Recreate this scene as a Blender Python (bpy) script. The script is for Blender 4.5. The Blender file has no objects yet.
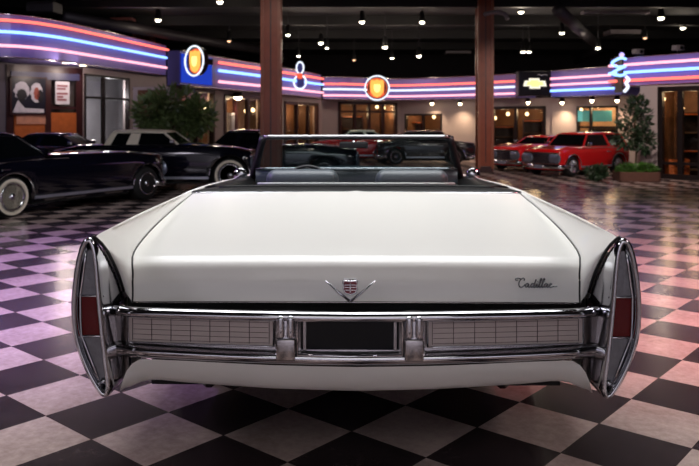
import bpy, math, random
from mathutils import Vector, Matrix
random.seed(7)
D = bpy.data
SC = bpy.context.scene
COL = SC.collection

# ------------------------------------------------------------------ camera, world, big lights, exposure
F, CX, HY, CH = 749.0, 349.5, 122.0, 1.27
cam_d = D.cameras.new('camera'); cam = D.objects.new('camera', cam_d); COL.objects.link(cam)
cam.location = (0, 0, CH); cam.rotation_euler = (math.pi/2, 0, 0)
cam_d.sensor_width = 36; cam_d.lens = F*36/699
cam_d.shift_y = -(233-HY)/699
cam_d.dof.use_dof = True; cam_d.dof.focus_distance = 2.75; cam_d.dof.aperture_fstop = 5.0
cam_d.clip_end = 200
SC.camera = cam
SC.view_settings.view_transform = 'Standard'
SC.view_settings.look = 'None'
SC.view_settings.gamma = 1
SC.view_settings.use_curve_mapping = False
SC.view_settings.exposure = 0.0
try:
    SC.cycles.use_denoising = True
    SC.cycles.max_bounces = 8
    SC.cycles.sample_clamp_indirect = 4
except Exception:
    pass
W = D.worlds.new('world'); SC.world = W; W.use_nodes = True
W.node_tree.nodes['Background'].inputs[0].default_value = (0.34, 0.32, 0.46, 1)
W.node_tree.nodes['Background'].inputs[1].default_value = 0.05

def area(name, loc, size, power, col, target):
    l = D.lights.new(name, 'AREA'); l.shape = 'RECTANGLE'; l.size, l.size_y = size
    l.energy = power; l.color = col
    o = D.objects.new(name, l); COL.objects.link(o); o.location = loc
    o.rotation_euler = (Vector(target)-Vector(loc)).to_track_quat('-Z', 'Y').to_euler()
    return o
def spot(name, loc, target, power, col, ang=60, blend=.8, rad=.08):
    l = D.lights.new(name, 'SPOT'); l.energy = power; l.color = col
    l.spot_size = math.radians(ang); l.spot_blend = blend; l.shadow_soft_size = rad
    o = D.objects.new(name, l); COL.objects.link(o); o.location = loc
    o.rotation_euler = (Vector(target)-Vector(loc)).to_track_quat('-Z', 'Y').to_euler()
    return o
def point(name, loc, power, col, rad=.1):
    l = D.lights.new(name, 'POINT'); l.energy = power; l.color = col; l.shadow_soft_size = rad
    o = D.objects.new(name, l); COL.objects.link(o); o.location = loc
    return o

area('unseen_softlight', (0, 4.9, 4.3), (4.2, 3.2), 330, (.975, .985, 1), (0, 4.3, .8))  # overhead light above the car, unseen, no fixture modelled
area('unseen_softlight', (0, -1.6, 4.0), (3.2, 1.6), 26, (1, .97, .95), (0, 2.6, .5))  # fill added behind the camera for the car's rear face
area('unseen_softlight', (-5.4, 2.2, 4.2), (1.2, 1.2), 78, (.93, .86, 1.0), (-2.6, 3.0, 0))  # side fill added to brighten the floor at left
area('unseen_softlight', (5.4, 2.2, 4.2), (1.2, 1.2), 70, (1.0, .84, .82), (2.6, 3.0, 0))  # side fill added to brighten the floor at right
area('rear_wall_reflection_fill', (0, -5.5, 4.2), (10, 1), 900, (.90, .92, 1.0), (0, -9, 1.6))  # unseen light added so the chrome mirrors a brighter rear wall
spot('added_violet_tint_spot', (-4.8, 4.6, 4.2), (-3.0, 5.8, 0), 1400, (.46, .20, 1.0), 75)  # added out of view to tint the left floor violet
spot('added_red_tint_spot', (4.8, 3.6, 4.2), (3.0, 5.4, 0), 1150, (1.0, .05, .10), 66)  # added out of view to redden the floor at right
spot('pillar_fill_spot', (-1.0, 11.0, 4.3), (-1.53, 14.9, 2.4), 130, (1, .80, .66), 40)  # unseen spot added to brighten the near pillar
spot('pillar_fill_spot', (3.0, 15.5, 4.3), (3.43, 19, 1.9), 130, (1, .80, .66), 40)  # unseen spot added to brighten the far pillar
spot('car_fill_spot', (-2.4, 8.0, 4.3), (-4.0, 12.2, .3), 150, (.86, .88, 1), 55)  # cool unseen spot added to bring out the dark cars
spot('right_wall_fill_spot', (4.6, 11.5, 4.3), (5.9, 17.2, .9), 900, (1, .86, .78), 62)  # added out of view to brighten the right wall and red cars
spot('left_door_fill_spot', (-4.6, 12.0, 4.3), (-6.8, 18.4, 1.3), 260, (.86, .80, 1), 60)  # added out of view to brighten the left shop doors
spot('added_violet_tint_spot', (4.6, 11, 4.2), (4.0, 9.5, 0), 260, (.6, .42, 1.0), 75)  # further violet tint added to the floor, source unseen

# ------------------------------------------------------------------ helpers
def lin(c):
    return tuple(((x/255)/12.92 if x/255 <= .04045 else ((x/255+.055)/1.055)**2.4) for x in c)
def P(px, Y): return Vector(((px-CX)*Y/F, Y))
def Zp(py, Y): return CH-(py-HY)*Y/F

MATS = {}
def pm(name, rgb, rough=.5, metal=0, var=.12, scale=14, coat=0, bump=0, trans=0, spec=.5, emit=None, es=0, alpha=1):
    if name in MATS: return MATS[name]
    m = D.materials.new(name); m.use_nodes = True; nt = m.node_tree; b = nt.nodes['Principled BSDF']
    c = lin(rgb)
    tc = nt.nodes.new('ShaderNodeTexCoord'); nz = nt.nodes.new('ShaderNodeTexNoise')
    nz.inputs['Scale'].default_value = scale; nz.inputs['Detail'].default_value = 4
    nt.links.new(tc.outputs['Object'], nz.inputs['Vector'])
    mx = nt.nodes.new('ShaderNodeMix'); mx.data_type = 'RGBA'
    mx.inputs['A'].default_value = (*[x*(1-var) for x in c], 1)
    mx.inputs['B'].default_value = (*[min(1, x*(1+var)) for x in c], 1)
    nt.links.new(nz.outputs['Fac'], mx.inputs['Factor'])
    nt.links.new(mx.outputs['Result'], b.inputs['Base Color'])
    b.inputs['Roughness'].default_value = rough; b.inputs['Metallic'].default_value = metal
    b.inputs['Coat Weight'].default_value = coat; b.inputs['Coat Roughness'].default_value = .06
    b.inputs['Specular IOR Level'].default_value = spec
    b.inputs['Transmission Weight'].default_value = trans
    b.inputs['Alpha'].default_value = alpha
    if bump:
        bp = nt.nodes.new('ShaderNodeBump'); bp.inputs['Strength'].default_value = bump; bp.inputs['Distance'].default_value = .01
        nt.links.new(nz.outputs['Fac'], bp.inputs['Height']); nt.links.new(bp.outputs['Normal'], b.inputs['Normal'])
    if emit:
        b.inputs['Emission Color'].default_value = (*emit, 1); b.inputs['Emission Strength'].default_value = es
    MATS[name] = m
    return m
def glow(name, rgb, s):
    if name in MATS: return MATS[name]
    m = D.materials.new(name); m.use_nodes = True; nt = m.node_tree; nt.nodes.clear()
    e = nt.nodes.new('ShaderNodeEmission'); e.inputs[0].default_value = (*rgb, 1); e.inputs[1].default_value = s
    o = nt.nodes.new('ShaderNodeOutputMaterial'); nt.links.new(e.outputs[0], o.inputs[0])
    MATS[name] = m
    return m
def glass(name, rgb, rough=.02, tint=.5):
    # thin pane: tinted see-through mixed with a mirror coat by Fresnel
    if name in MATS: return MATS[name]
    m = D.materials.new(name); m.use_nodes = True; nt = m.node_tree; nt.nodes.clear()
    t = nt.nodes.new('ShaderNodeBsdfTransparent'); t.inputs[0].default_value = (*[x*tint for x in rgb], 1)
    g = nt.nodes.new('ShaderNodeBsdfGlossy'); g.inputs['Roughness'].default_value = rough
    lw = nt.nodes.new('ShaderNodeLayerWeight'); lw.inputs[0].default_value = .5
    pw = nt.nodes.new('ShaderNodeMath'); pw.operation = 'POWER'; pw.inputs[1].default_value = 5; nt.links.new(lw.outputs['Facing'], pw.inputs[0])
    fr = nt.nodes.new('ShaderNodeMath'); fr.operation = 'MULTIPLY_ADD'; fr.inputs[1].default_value = .9; fr.inputs[2].default_value = .035; nt.links.new(pw.outputs[0], fr.inputs[0])
    mx = nt.nodes.new('ShaderNodeMixShader'); o = nt.nodes.new('ShaderNodeOutputMaterial')
    nt.links.new(fr.outputs[0], mx.inputs[0]); nt.links.new(t.outputs[0], mx.inputs[1]); nt.links.new(g.outputs[0], mx.inputs[2])
    nt.links.new(mx.outputs[0], o.inputs[0]); MATS[name] = m
    return m

def mk(name, vf, mat, parent=None, smooth=False, bevel=0, sub=0, solid=0, seg=2):
    v, f = vf
    me = D.meshes.new(name); me.from_pydata([tuple(p) for p in v], [], f); me.update(); me.validate()
    o = D.objects.new(name, me); COL.objects.link(o)
    if mat: me.materials.append(mat)
    if parent: o.parent = parent
    import bmesh
    bm = bmesh.new(); bm.from_mesh(me); bmesh.ops.recalc_face_normals(bm, faces=bm.faces); bm.to_mesh(me); bm.free()
    if smooth:
        for p in me.polygons: p.use_smooth = True
    if solid:
        md = o.modifiers.new('s', 'SOLIDIFY'); md.thickness = solid; md.offset = 0
    if bevel:
        md = o.modifiers.new('b', 'BEVEL'); md.width = bevel; md.segments = seg; md.limit_method = 'ANGLE'
    if sub:
        md = o.modifiers.new('d', 'SUBSURF'); md.levels = sub; md.render_levels = sub
    return o
def J(*parts):
    V, Fc = [], []
    for v, f in parts:
        n = len(V); V += [Vector(p) for p in v]; Fc += [tuple(i+n for i in q) for q in f]
    return V, Fc
def box(x0, x1, y0, y1, z0, z1):
    v = [(x, y, z) for x in (x0, x1) for y in (y0, y1) for z in (z0, z1)]
    return [Vector(p) for p in v], [(0, 1, 3, 2), (4, 6, 7, 5), (0, 4, 5, 1), (2, 3, 7, 6), (0, 2, 6, 4), (1, 5, 7, 3)]
def obox(a, b, wy, z0, z1, off=0):
    """upright slab from plan point a to b, thickness wy away from the viewer side (left normal)"""
    a, b = Vector(a), Vector(b); d = (b-a).normalized(); n = Vector((-d.y, d.x))
    p = [a+n*off, b+n*off, b+n*(off+wy), a+n*(off+wy)]
    v = [Vector((q.x, q.y, z)) for z in (z0, z1) for q in p]
    return v, [(0, 3, 2, 1), (4, 5, 6, 7), (0, 1, 5, 4), (1, 2, 6, 5), (2, 3, 7, 6), (3, 0, 4, 7)]
def xf(vf, m):
    return [m @ Vector(p) for p in vf[0]], vf[1]
def grid(rows, cu=False, cv=False):
    n, k = len(rows), len(rows[0]); v = [Vector(p) for r in rows for p in r]; f = []
    for i in range(n if cu else n-1):
        for j in range(k if cv else k-1):
            i2, j2 = (i+1) % n, (j+1) % k
            f.append((i*k+j, i*k+j2, i2*k+j2, i2*k+j))
    return v, f
def loft(rings, cap=True):
    v, f = grid(rings, cv=True); k = len(rings[0])
    if cap:
        f.append(tuple(range(k))); f.append(tuple((len(rings)-1)*k+j for j in reversed(range(k))))
    return v, f
def tube(pts, r, n=8, closed=False, rz=None):
    pts = [Vector(p) for p in pts]; rings = []; N = len(pts); up = Vector((0, 0, 1))
    for i, p in enumerate(pts):
        a = pts[(i-1) % N] if closed or i > 0 else p; b = pts[(i+1) % N] if closed or i < N-1 else p
        t = (b-a).normalized(); u = up if abs(t.z) < .9 else Vector((0, 1, 0))
        s = t.cross(u).normalized(); w = s.cross(t).normalized()
        rr = r[i] if isinstance(r, (list, tuple)) else r
        rings.append([p+s*math.cos(2*math.pi*j/n)*rr+w*math.sin(2*math.pi*j/n)*(rz or rr) for j in range(n)])
    if closed: return grid(rings, cu=True, cv=True)
    return loft(rings)
def lathe(prof, n=24, axis='z'):
    """prof: (r, h) pairs; axis h along z or y"""
    rings = []
    for r, h in prof:
        rr = max(r, 1e-4)
        if axis == 'z': rings.append([Vector((rr*math.cos(2*math.pi*j/n), rr*math.sin(2*math.pi*j/n), h)) for j in range(n)])
        else: rings.append([Vector((rr*math.cos(2*math.pi*j/n), h, rr*math.sin(2*math.pi*j/n))) for j in range(n)])
    return loft(rings)
def prism(poly, y0, y1):
    """outline in (x, z) extruded along y"""
    n = len(poly); v = [Vector((x, y0, z)) for x, z in poly]+[Vector((x, y1, z)) for x, z in poly]
    f = [tuple(range(n)), tuple(reversed(range(n, 2*n)))]+[(i, (i+1) % n, n+(i+1) % n, n+i) for i in range(n)]
    return v, f
def spline(pts, n):
    """Catmull-Rom through pts, n samples"""
    pts = [Vector(p) for p in pts]; out = []; N = len(pts)
    for k in range(n):
        t = k/(n-1)*(N-1); i = min(int(t), N-2); u = t-i
        a, b, c, d = pts[max(i-1, 0)], pts[i], pts[i+1], pts[min(i+2, N-1)]
        out.append(.5*((2*b)+(c-a)*u+(2*a-5*b+4*c-d)*u*u+(3*b-a-3*c+d)*u**3))
    return out
def lerp(xs, ys, x):
    if x <= xs[0]: return ys[0]
    for i in range(len(xs)-1):
        if x <= xs[i+1]: return ys[i]+(ys[i+1]-ys[i])*(x-xs[i])/(xs[i+1]-xs[i])
    return ys[-1]
def tag(o, label, cat, group=None):
    o['label'] = label; o['category'] = cat
    if group: o['group'] = group
    return o
def thing(name, label, cat, loc=(0, 0, 0), rz=0, group=None):
    o = D.objects.new(name, None); COL.objects.link(o); o.location = loc; o.rotation_euler = (0, 0, rz)
    o.empty_display_size = .1
    return tag(o, label, cat, group)
def struct(o): o['kind'] = 'structure'; return o

# ------------------------------------------------------------------ materials
M_white = pm('white_paint', (234, 232, 226), .34, 0, .015, 3, coat=.25)
M_chrome = pm('chrome', (205, 205, 210), .09, 1, .04, 9)
M_chromeb = pm('brushed_chrome', (165, 160, 160), .22, 1, .06, 30)
M_black = pm('black_trim', (14, 14, 16), .45, 0, .2, 20)
M_boot = pm('black_vinyl', (7, 7, 8), .5, 0, .2, 60, bump=.1, spec=.25)
M_under = pm('underbody_black', (9, 9, 9), .8)
M_rubber = pm('tyre_rubber', (16, 16, 17), .7)
M_whitewall = pm('white_wall_rubber', (225, 215, 195), .6)
M_seat = pm('grey_seat_vinyl', (74, 82, 86), .42, 0, .1, 40, bump=.1)
M_seatl = pm('pale_seat_vinyl', (190, 192, 190), .4)
M_dash = pm('teal_dash_vinyl', (34, 46, 50), .4)
M_red = pm('red_lens', (96, 6, 10), .25, 0, .1, 40, coat=.15, spec=.3)
M_clear = pm('clear_ribbed_lens', (128, 128, 134), .22, .4, .2, 60, bump=.2)
M_cherry = pm('crest_red', (110, 30, 42), .3, .3)
M_wind = glass('tinted_windshield', (.66, .80, .82), .02, .72)
M_shop = glass('shop_glass', (1, .97, .93), .03, .85)
M_carglass = pm('dark_car_glass', (8, 10, 13), .05, 0, .2, 3, spec=.35)
M_blackcar = pm('black_car_paint', (9, 10, 22), .12, 0, .1, 3, coat=1)
M_bluecar = pm('midnight_blue_paint', (14, 15, 34), .14, 0, .1, 3, coat=1)
M_greycar = pm('dark_grey_car_paint', (48, 44, 50), .2, .3, .1, 3, coat=1)
M_redcar = pm('red_car_paint', (205, 22, 26), .16, 0, .06, 3, coat=1)
M_vinyl = pm('cream_vinyl_roof', (222, 210, 192), .5, 0, .06, 40)
M_wood = pm('redwood_cladding', (132, 60, 34), .35, 0, .3, 6, bump=.1)
M_woodl = pm('redwood_edge', (140, 78, 54), .35, 0, .25, 8)
M_door = pm('dark_mahogany', (52, 22, 24), .35, 0, .25, 8)
M_orange = pm('orange_wood_panel', (176, 92, 44), .4, 0, .3, 10)
M_frame = pm('dark_bronze_frame', (34, 24, 24), .4, .3)
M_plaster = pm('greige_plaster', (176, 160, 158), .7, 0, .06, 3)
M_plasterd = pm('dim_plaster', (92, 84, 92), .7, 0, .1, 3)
M_fascia = pm('neon_tinted_fascia_panel', (122, 112, 186), .35, 0, .04, 3)  # violet of the neon glow is put into the base colour
M_dark = pm('dark_ceiling_paint', (6, 5, 6), .8, 0, .4, 2)
M_duct = pm('painted_duct', (46, 42, 46), .5, .2)
M_darkwall = pm('dark_hall_wall', (24, 20, 27), .8, 0, .3, 2)
M_shopwall = pm('warm_shop_wall', (112, 76, 52), .6, 0, .75, 3.0)
M_leaf = pm('glossy_leaf', (104, 124, 76), .4, 0, .5, 9)
M_leafd = pm('dark_leaf', (44, 64, 40), .45, 0, .5, 9)
M_bark = pm('bark', (82, 62, 46), .8, 0, .3, 20)
M_brick = pm('planter_brown', (92, 56, 44), .7, 0, .3, 12)
M_soil = pm('soil', (42, 30, 24), .95)
N_red = glow('neon_red', (1.0, .16, .12), 2.2)
N_pink = glow('neon_pink', (1.0, .42, .52), 1.9)
N_blue = glow('neon_blue', (.22, .42, 1.0), 3.0)
N_white = glow('neon_white', (.80, .86, 1.0), 1.5)
N_warm = glow('warm_lamp', (1.0, .78, .50), 14)
N_lamp = glow('ceiling_lamp_glow', (1.0, .88, .68), 22)
N_gold = glow('lit_amber', (1.0, .42, .08), 1.5)
N_yel = glow('lit_yellow', (1.0, .80, .25), 1.6)
N_orange = glow('lit_red_orange', (.9, .12, .05), 1.1)
N_blueface = glow('blue_glow_face', (.03, .09, .9), .55)  # emissive colour imitating blue glow on the fascia

# ------------------------------------------------------------------ floor, ceiling, shell
def floor_material(t):
    m = D.materials.new('checker_tile'); m.use_nodes = True; nt = m.node_tree; b = nt.nodes['Principled BSDF']
    L = nt.links.new
    def math_(op, a, c=None, **k):
        n = nt.nodes.new('ShaderNodeMath'); n.operation = op
        for i, q in enumerate((a, c)):
            if q is None: continue
            if isinstance(q, (int, float)): n.inputs[i].default_value = q
            else: L(q, n.inputs[i])
        return n.outputs[0]
    tc = nt.nodes.new('ShaderNodeTexCoord'); sp = nt.nodes.new('ShaderNodeSeparateXYZ'); L(tc.outputs['Object'], sp.inputs[0])
    u = math_('DIVIDE', sp.outputs[0], t); v = math_('DIVIDE', sp.outputs[1], t)
    fu = math_('FLOOR', u); fv = math_('FLOOR', v)
    par = math_('FLOORED_MODULO', math_('ADD', fu, fv), 2.0)     # 0 dark, 1 light
    par = math_('GREATER_THAN', par, .5)
    cb = nt.nodes.new('ShaderNodeCombineXYZ'); L(fu, cb.inputs[0]); L(fv, cb.inputs[1])
    wn = nt.nodes.new('ShaderNodeTexWhiteNoise'); wn.noise_dimensions = '2D'; L(cb.outputs[0], wn.inputs['Vector'])
    n1 = nt.nodes.new('ShaderNodeTexNoise'); n1.inputs['Scale'].default_value = 26; n1.inputs['Detail'].default_value = 6; n1.inputs['Roughness'].default_value = .7
    L(tc.outputs['Object'], n1.inputs['Vector'])
    n2 = nt.nodes.new('ShaderNodeTexNoise'); n2.inputs['Scale'].default_value = 3.2; n2.inputs['Detail'].default_value = 3
    L(tc.outputs['Object'], n2.inputs['Vector'])
    vv = math_('ADD', math_('MULTIPLY', n1.outputs[0], .55), math_('MULTIPLY', n2.outputs[0], .45))
    vv = math_('ADD', vv, math_('MULTIPLY', wn.outputs[0], .12))
    rl = nt.nodes.new('ShaderNodeValToRGB'); rl.color_ramp.elements[0].position = .36; rl.color_ramp.elements[1].position = .72
    rl.color_ramp.elements[0].color = (*lin((150, 128, 122)), 1); rl.color_ramp.elements[1].color = (*lin((206, 184, 176)), 1)
    rd = nt.nodes.new('ShaderNodeValToRGB'); rd.color_ramp.elements[0].position = .36; rd.color_ramp.elements[1].position = .75
    rd.color_ramp.elements[0].color = (*lin((36, 30, 32)), 1); rd.color_ramp.elements[1].color = (*lin((72, 61, 63)), 1)
    L(vv, rl.inputs[0]); L(vv, rd.inputs[0])
    mx = nt.nodes.new('ShaderNodeMix'); mx.data_type = 'RGBA'; L(par, mx.inputs['Factor']); L(rd.outputs[0], mx.inputs['A']); L(rl.outputs[0], mx.inputs['B'])
    # thin joints
    du = math_('ABSOLUTE', math_('SUBTRACT', math_('FRACT', u), .5)); dv = math_('ABSOLUTE', math_('SUBTRACT', math_('FRACT', v), .5))
    g = math_('GREATER_THAN', math_('MAXIMUM', du, dv), .4945)
    mg = nt.nodes.new('ShaderNodeMix'); mg.data_type = 'RGBA'; L(g, mg.inputs['Factor']); L(mx.outputs['Result'], mg.inputs['A'])
    mg.inputs['B'].default_value = (*lin((60, 50, 48)), 1)
    L(mg.outputs['Result'], b.inputs['Base Color'])
    rr = math_('ADD', math_('MULTIPLY', n1.outputs[0], .18), .12); L(rr, b.inputs['Roughness'])
    b.inputs['Specular IOR Level'].default_value = .42
    bp = nt.nodes.new('ShaderNodeBump'); bp.inputs['Strength'].default_value = .06; bp.inputs['Distance'].default_value = .01
    L(n2.outputs[0], bp.inputs['Height']); L(bp.outputs[0], b.inputs['Normal'])
    return m
TILE = CH/3.437; TH = .7097
fl = mk('floor', grid([[(x, y, 0) for x in (-46, 46)] for y in (-46, 46)]), floor_material(TILE)); struct(fl)
fl.location = (-3.5533*TILE, 8.761*TILE, 0); fl.rotation_euler = (0, 0, -TH)
CZ = 4.45
struct(mk('ceiling', box(-16, 16, -9, 36, CZ, CZ+.2), M_dark))
struct(mk('wall_far', box(-16, 16, 35.5, 36, 0, CZ), M_darkwall))
struct(mk('wall_rear', box(-16, 16, -9.2, -9, 0, CZ), pm('rear_hall_wall', (178, 172, 178), .7)))
struct(mk('wall_left', box(-16.2, -16, -9, 36, 0, CZ), M_darkwall))
struct(mk('wall_right', box(16, 16.2, -9, 36, 0, CZ), M_darkwall))

# shopfront walls with real openings ------------------------------------------------
def ray_t(a, b, px):
    r = (px-CX)/F; den = (b.x-a.x)-r*(b.y-a.y)
    return (r*a.y-a.x)/den
def shop_wall(name, a, b, top, opens, mat=None, depth=.18):
    """opens: (px0, px1, z0, z1)"""
    a, b = Vector(a), Vector(b); pieces = []; cuts = [(max(0, ray_t(a, b, o[0])), min(1, ray_t(a, b, o[1])), o[2], o[3]) for o in opens]
    t = 0
    for t0, t1, z0, z1 in cuts:
        if t0-t > 1e-3: pieces.append(obox(a.lerp(b, t), a.lerp(b, t0), depth, 0, top))
        if z0 > .01: pieces.append(obox(a.lerp(b, t0), a.lerp(b, t1), depth, 0, z0))
        if top-z1 > .01: pieces.append(obox(a.lerp(b, t0), a.lerp(b, t1), depth, z1, top))
        t = t1
    if t < .999: pieces.append(obox(a.lerp(b, t), b, depth, 0, top))
    w = struct(mk(name, J(*pieces), mat or M_plaster))
    return [(a.lerp(b, c[0]), a.lerp(b, c[1]), c[2], c[3]) for c in cuts]
def opening(name, op, mull, rails=(), fw=.07, mat=None, part='pane', sill=0):
    a, b, z0, z1 = op; mat = mat or M_frame
    fr = [obox(a, a.lerp(b, fw/(b-a).length), .12, z0, z1, -.03), obox(b.lerp(a, fw/(b-a).length), b, .12, z0, z1, -.03),
          obox(a, b, .12, z1-fw, z1, -.03), obox(a, b, .12, z0, z0+fw, -.03)]
    o = struct(mk(name, J(*fr), mat))
    for m_ in mull:
        p = a.lerp(b, m_); e = (b-a).normalized()*fw*.5
        mk('mullion', obox(p-e, p+e, .10, z0, z1, -.02), mat, o)
    for z in rails:
        mk('rail', obox(a, b, .09, z-.03, z+.03, -.015), mat, o)
    ms = [0]+list(mull)+[1]
    for i in range(len(ms)-1):
        mk(part, obox(a.lerp(b, ms[i]), a.lerp(b, ms[i+1]), .012, z0+fw*.5, z1-fw*.5, .03), M_shop, o)
    return o
def backroom(name, a, b, top, depth, mat=None):
    a, b = Vector(a), Vector(b); d = (b-a).normalized(); n = Vector((-d.y, d.x))
    return struct(mk(name, J(obox(a+n*depth, b+n*depth, .1, 0, top), obox(a+n*.18, b+n*.18, depth, top, top+.05),
                             obox(a+n*.18, a+n*depth, .05, 0, top), obox(b+n*.18, b+n*depth, .05, 0, top)), mat or M_shopwall))

# left shop
LA, LB, LC = P(-70, 16.4), P(83, 18.9), P(166, 23.2)
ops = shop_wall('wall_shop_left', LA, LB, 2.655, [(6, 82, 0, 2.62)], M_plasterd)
dl = opening('door_1', ops[0], [.53], [1.62, .95], .16, M_door)
a, b, _, _ = ops[0]
e = b-a
mk('transom_panel', obox(a+e*.05, a+e*.95, .05, 2.30, 2.47, -.06), pm('transom_blue_grey', (60, 60, 92), .4), dl)
mk('lower_panel', obox(a+e*.10, a+e*.50, .05, .30, 1.50, -.02), M_orange, dl)
mk('lower_panel', obox(a+e*.57, a+e*.94, .05, .30, 1.50, -.02), M_orange, dl)
mk('shop_banner', obox(a+e*.12, a+e*.49, .02, 1.22, 1.46, -.05), pm('faded_banner', (190, 130, 104), .6, 0, .35, 9), dl)
ops = shop_wall('wall_shop_left_return', LB, LC, 2.655, [(84, 129, .3, 2.5)], M_plaster)
opening('window_1', ops[0], [.42], [1.9], .06)
backroom('wall_shop_left_inner', LB, LC, 2.6, 1.6, pm('cool_shop_wall', (120, 118, 122), .6, 0, .5, 1.5))
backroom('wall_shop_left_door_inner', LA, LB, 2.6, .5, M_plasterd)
struct(mk('wall_shop_left_end', obox(LC, LC+Vector((-1.2, 5)), .18, 0, 2.68), M_plaster))
# middle-left shop
MA, MB_ = P(174, 16.4), P(322, 24.7)
struct(mk('wall_shop_middle_end', obox(MA+Vector((-1.0, .35)), MA, .12, 0, 2.05), M_plaster))
ops = shop_wall('wall_shop_middle', MA, MB_, 2.05, [(179, 214, .2, 2.03), (224, 262, 0, 1.96), (284, 318, 0, 1.88)])
opening('window_2', ops[0], [.5], [], .07)
opening('door_2', ops[1], [.30, .62], [], .09, M_door)
opening('door_3', ops[2], [.36, .70], [], .09, M_door)
backroom('wall_shop_middle_inner', MA, MB_, 1.98, .9, M_shopwall)
# back shops
B1, B2, B3 = P(322, 25.0), P(400, 26.1), P(552, 22.7)
ops = shop_wall('wall_back_left', B1, B2, 2.01, [(338, 397, 0, 1.95)])
opening('door_4', ops[0], [.28, .52, .76], [1.62], .09, M_door)
backroom('wall_back_left_inner', B1, B2, 1.93, 1.6)
ops = shop_wall('wall_back_right', B2, B3, 2.01, [(405, 442, .55, 1.55), (491, 546, 0, 1.76)])
opening('window_3', ops[0], [.5], [], .06)
opening('door_5', ops[1], [.46], [], .09)
backroom('wall_back_right_inner', B2, B3, 1.93, 1.6)
R1, R2 = P(552, 22.6), P(645, 20.5)
ops = shop_wall('wall_right_back', R1, R2, 1.99, [(577, 618, .5, 1.73)])
opening('window_4', ops[0], [.34], [1.12], .05)
backroom('wall_right_back_inner', R1, R2, 1.91, 1.5, pm('pale_shop_wall', (190, 160, 130), .6, 0, .4, 2))
Q1, Q2 = P(640, 17.2), P(770, 15.2)
ops = shop_wall('wall_right_shop', Q1, Q2, 2.095, [(658, 722, 0, 2.06)])
opening('door_6', ops[0], [.36, .68], [.35], .11)
backroom('wall_right_shop_inner', Q1, Q2, 2.03, 1.8)
struct(mk('wall_right_shop_return', obox(Q1, Vector((7.85, 20.5)), -.16, 0, 1.97), M_plaster))
# warm room lights inside the shops
for px, Y, z, pw in [(200, 17.9, 1.7, 18), (243, 20.3, 1.7, 26), (300, 24.2, 1.6, 30), (350, 26.1, 1.6, 30), (385, 26.6, 1.6, 26),
                     (424, 26.3, 1.6, 36), (505, 24.4, 1.6, 26), (535, 23.7, 1.6, 26), (590, 22.4, 1.7, 40), (612, 21.9, 1.7, 30), (668, 17.6, 1.9, 22),
                     (695, 17.0, 1.9, 22), (108, 20.8, 2.0, 110), (118, 21.4, 1.2, 90)]:
    p = P(px, Y); point('shop_room_lamp', (p.x, p.y, z), pw*.62, (.86, .9, 1) if pw > 80 else (1, .72, .42), .12)

# ------------------------------------------------------------------ neon fascias
def fascia(label, plan, z0, z1, tubes, depth, pre, first=0):
    pl = spline([(*P(*q), 0) for q in plan], 25)
    root = thing('neon_fascia', label, 'sign', (pl[12].x, pl[12].y, z0), 0, None)
    off = Vector((pl[12].x, pl[12].y, z0))
    nr = []
    for i in range(25):
        d = (pl[min(i+1, 24)]-pl[max(i-1, 0)]).normalized(); nr.append(Vector((d.y, -d.x, 0)))
    fr = [p-off for p in pl]
    ring = [[Vector((p.x, p.y, 0)), Vector((p.x, p.y, z1-z0)), Vector((p.x, p.y, z1-z0))-n*depth, Vector((p.x, p.y, 0))-n*depth] for p, n in zip(fr, nr)]
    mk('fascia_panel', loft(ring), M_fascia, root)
    for z, m in tubes:
        mk('neon_tube', tube([Vector((p.x, p.y, z-z0))+n*.075 for p, n in list(zip(fr, nr))[first:]], .032, 8), m, root, True)
    if first:
        mk('blue_glow_plate', grid([[Vector((p.x, p.y, z))+n*.03 for p, n in list(zip(fr, nr))[:first]] for z in (.06, z1-z0-.06)]), N_blueface, root)  # added emissive plate stands for the blue glow on the panel
    for k in pre:
        z = z1-z0+.012
        mk('edge_trim', tube([Vector((p.x, p.y, k))+n*.01 for p, n in zip(fr, nr)], .018, 6), M_chromeb, root, True)
    return root
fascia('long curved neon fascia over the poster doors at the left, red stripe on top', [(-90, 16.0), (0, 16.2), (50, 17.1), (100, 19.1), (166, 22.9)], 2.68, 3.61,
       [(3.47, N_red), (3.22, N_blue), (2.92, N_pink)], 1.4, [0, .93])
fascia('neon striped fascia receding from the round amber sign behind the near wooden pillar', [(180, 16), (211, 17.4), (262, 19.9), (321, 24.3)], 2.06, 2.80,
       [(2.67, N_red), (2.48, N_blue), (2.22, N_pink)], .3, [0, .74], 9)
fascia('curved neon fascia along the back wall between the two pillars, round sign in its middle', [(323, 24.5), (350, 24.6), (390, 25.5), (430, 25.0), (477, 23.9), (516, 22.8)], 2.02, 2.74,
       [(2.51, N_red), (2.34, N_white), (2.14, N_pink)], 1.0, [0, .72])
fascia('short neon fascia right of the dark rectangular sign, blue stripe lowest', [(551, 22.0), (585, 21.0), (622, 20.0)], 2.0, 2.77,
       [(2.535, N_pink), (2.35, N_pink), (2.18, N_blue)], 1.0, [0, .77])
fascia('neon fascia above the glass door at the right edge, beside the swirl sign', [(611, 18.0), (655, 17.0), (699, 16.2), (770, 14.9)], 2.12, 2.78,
       [(2.61, N_pink), (2.43, N_blue), (2.24, N_red)], .9, [0, .66])

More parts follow.
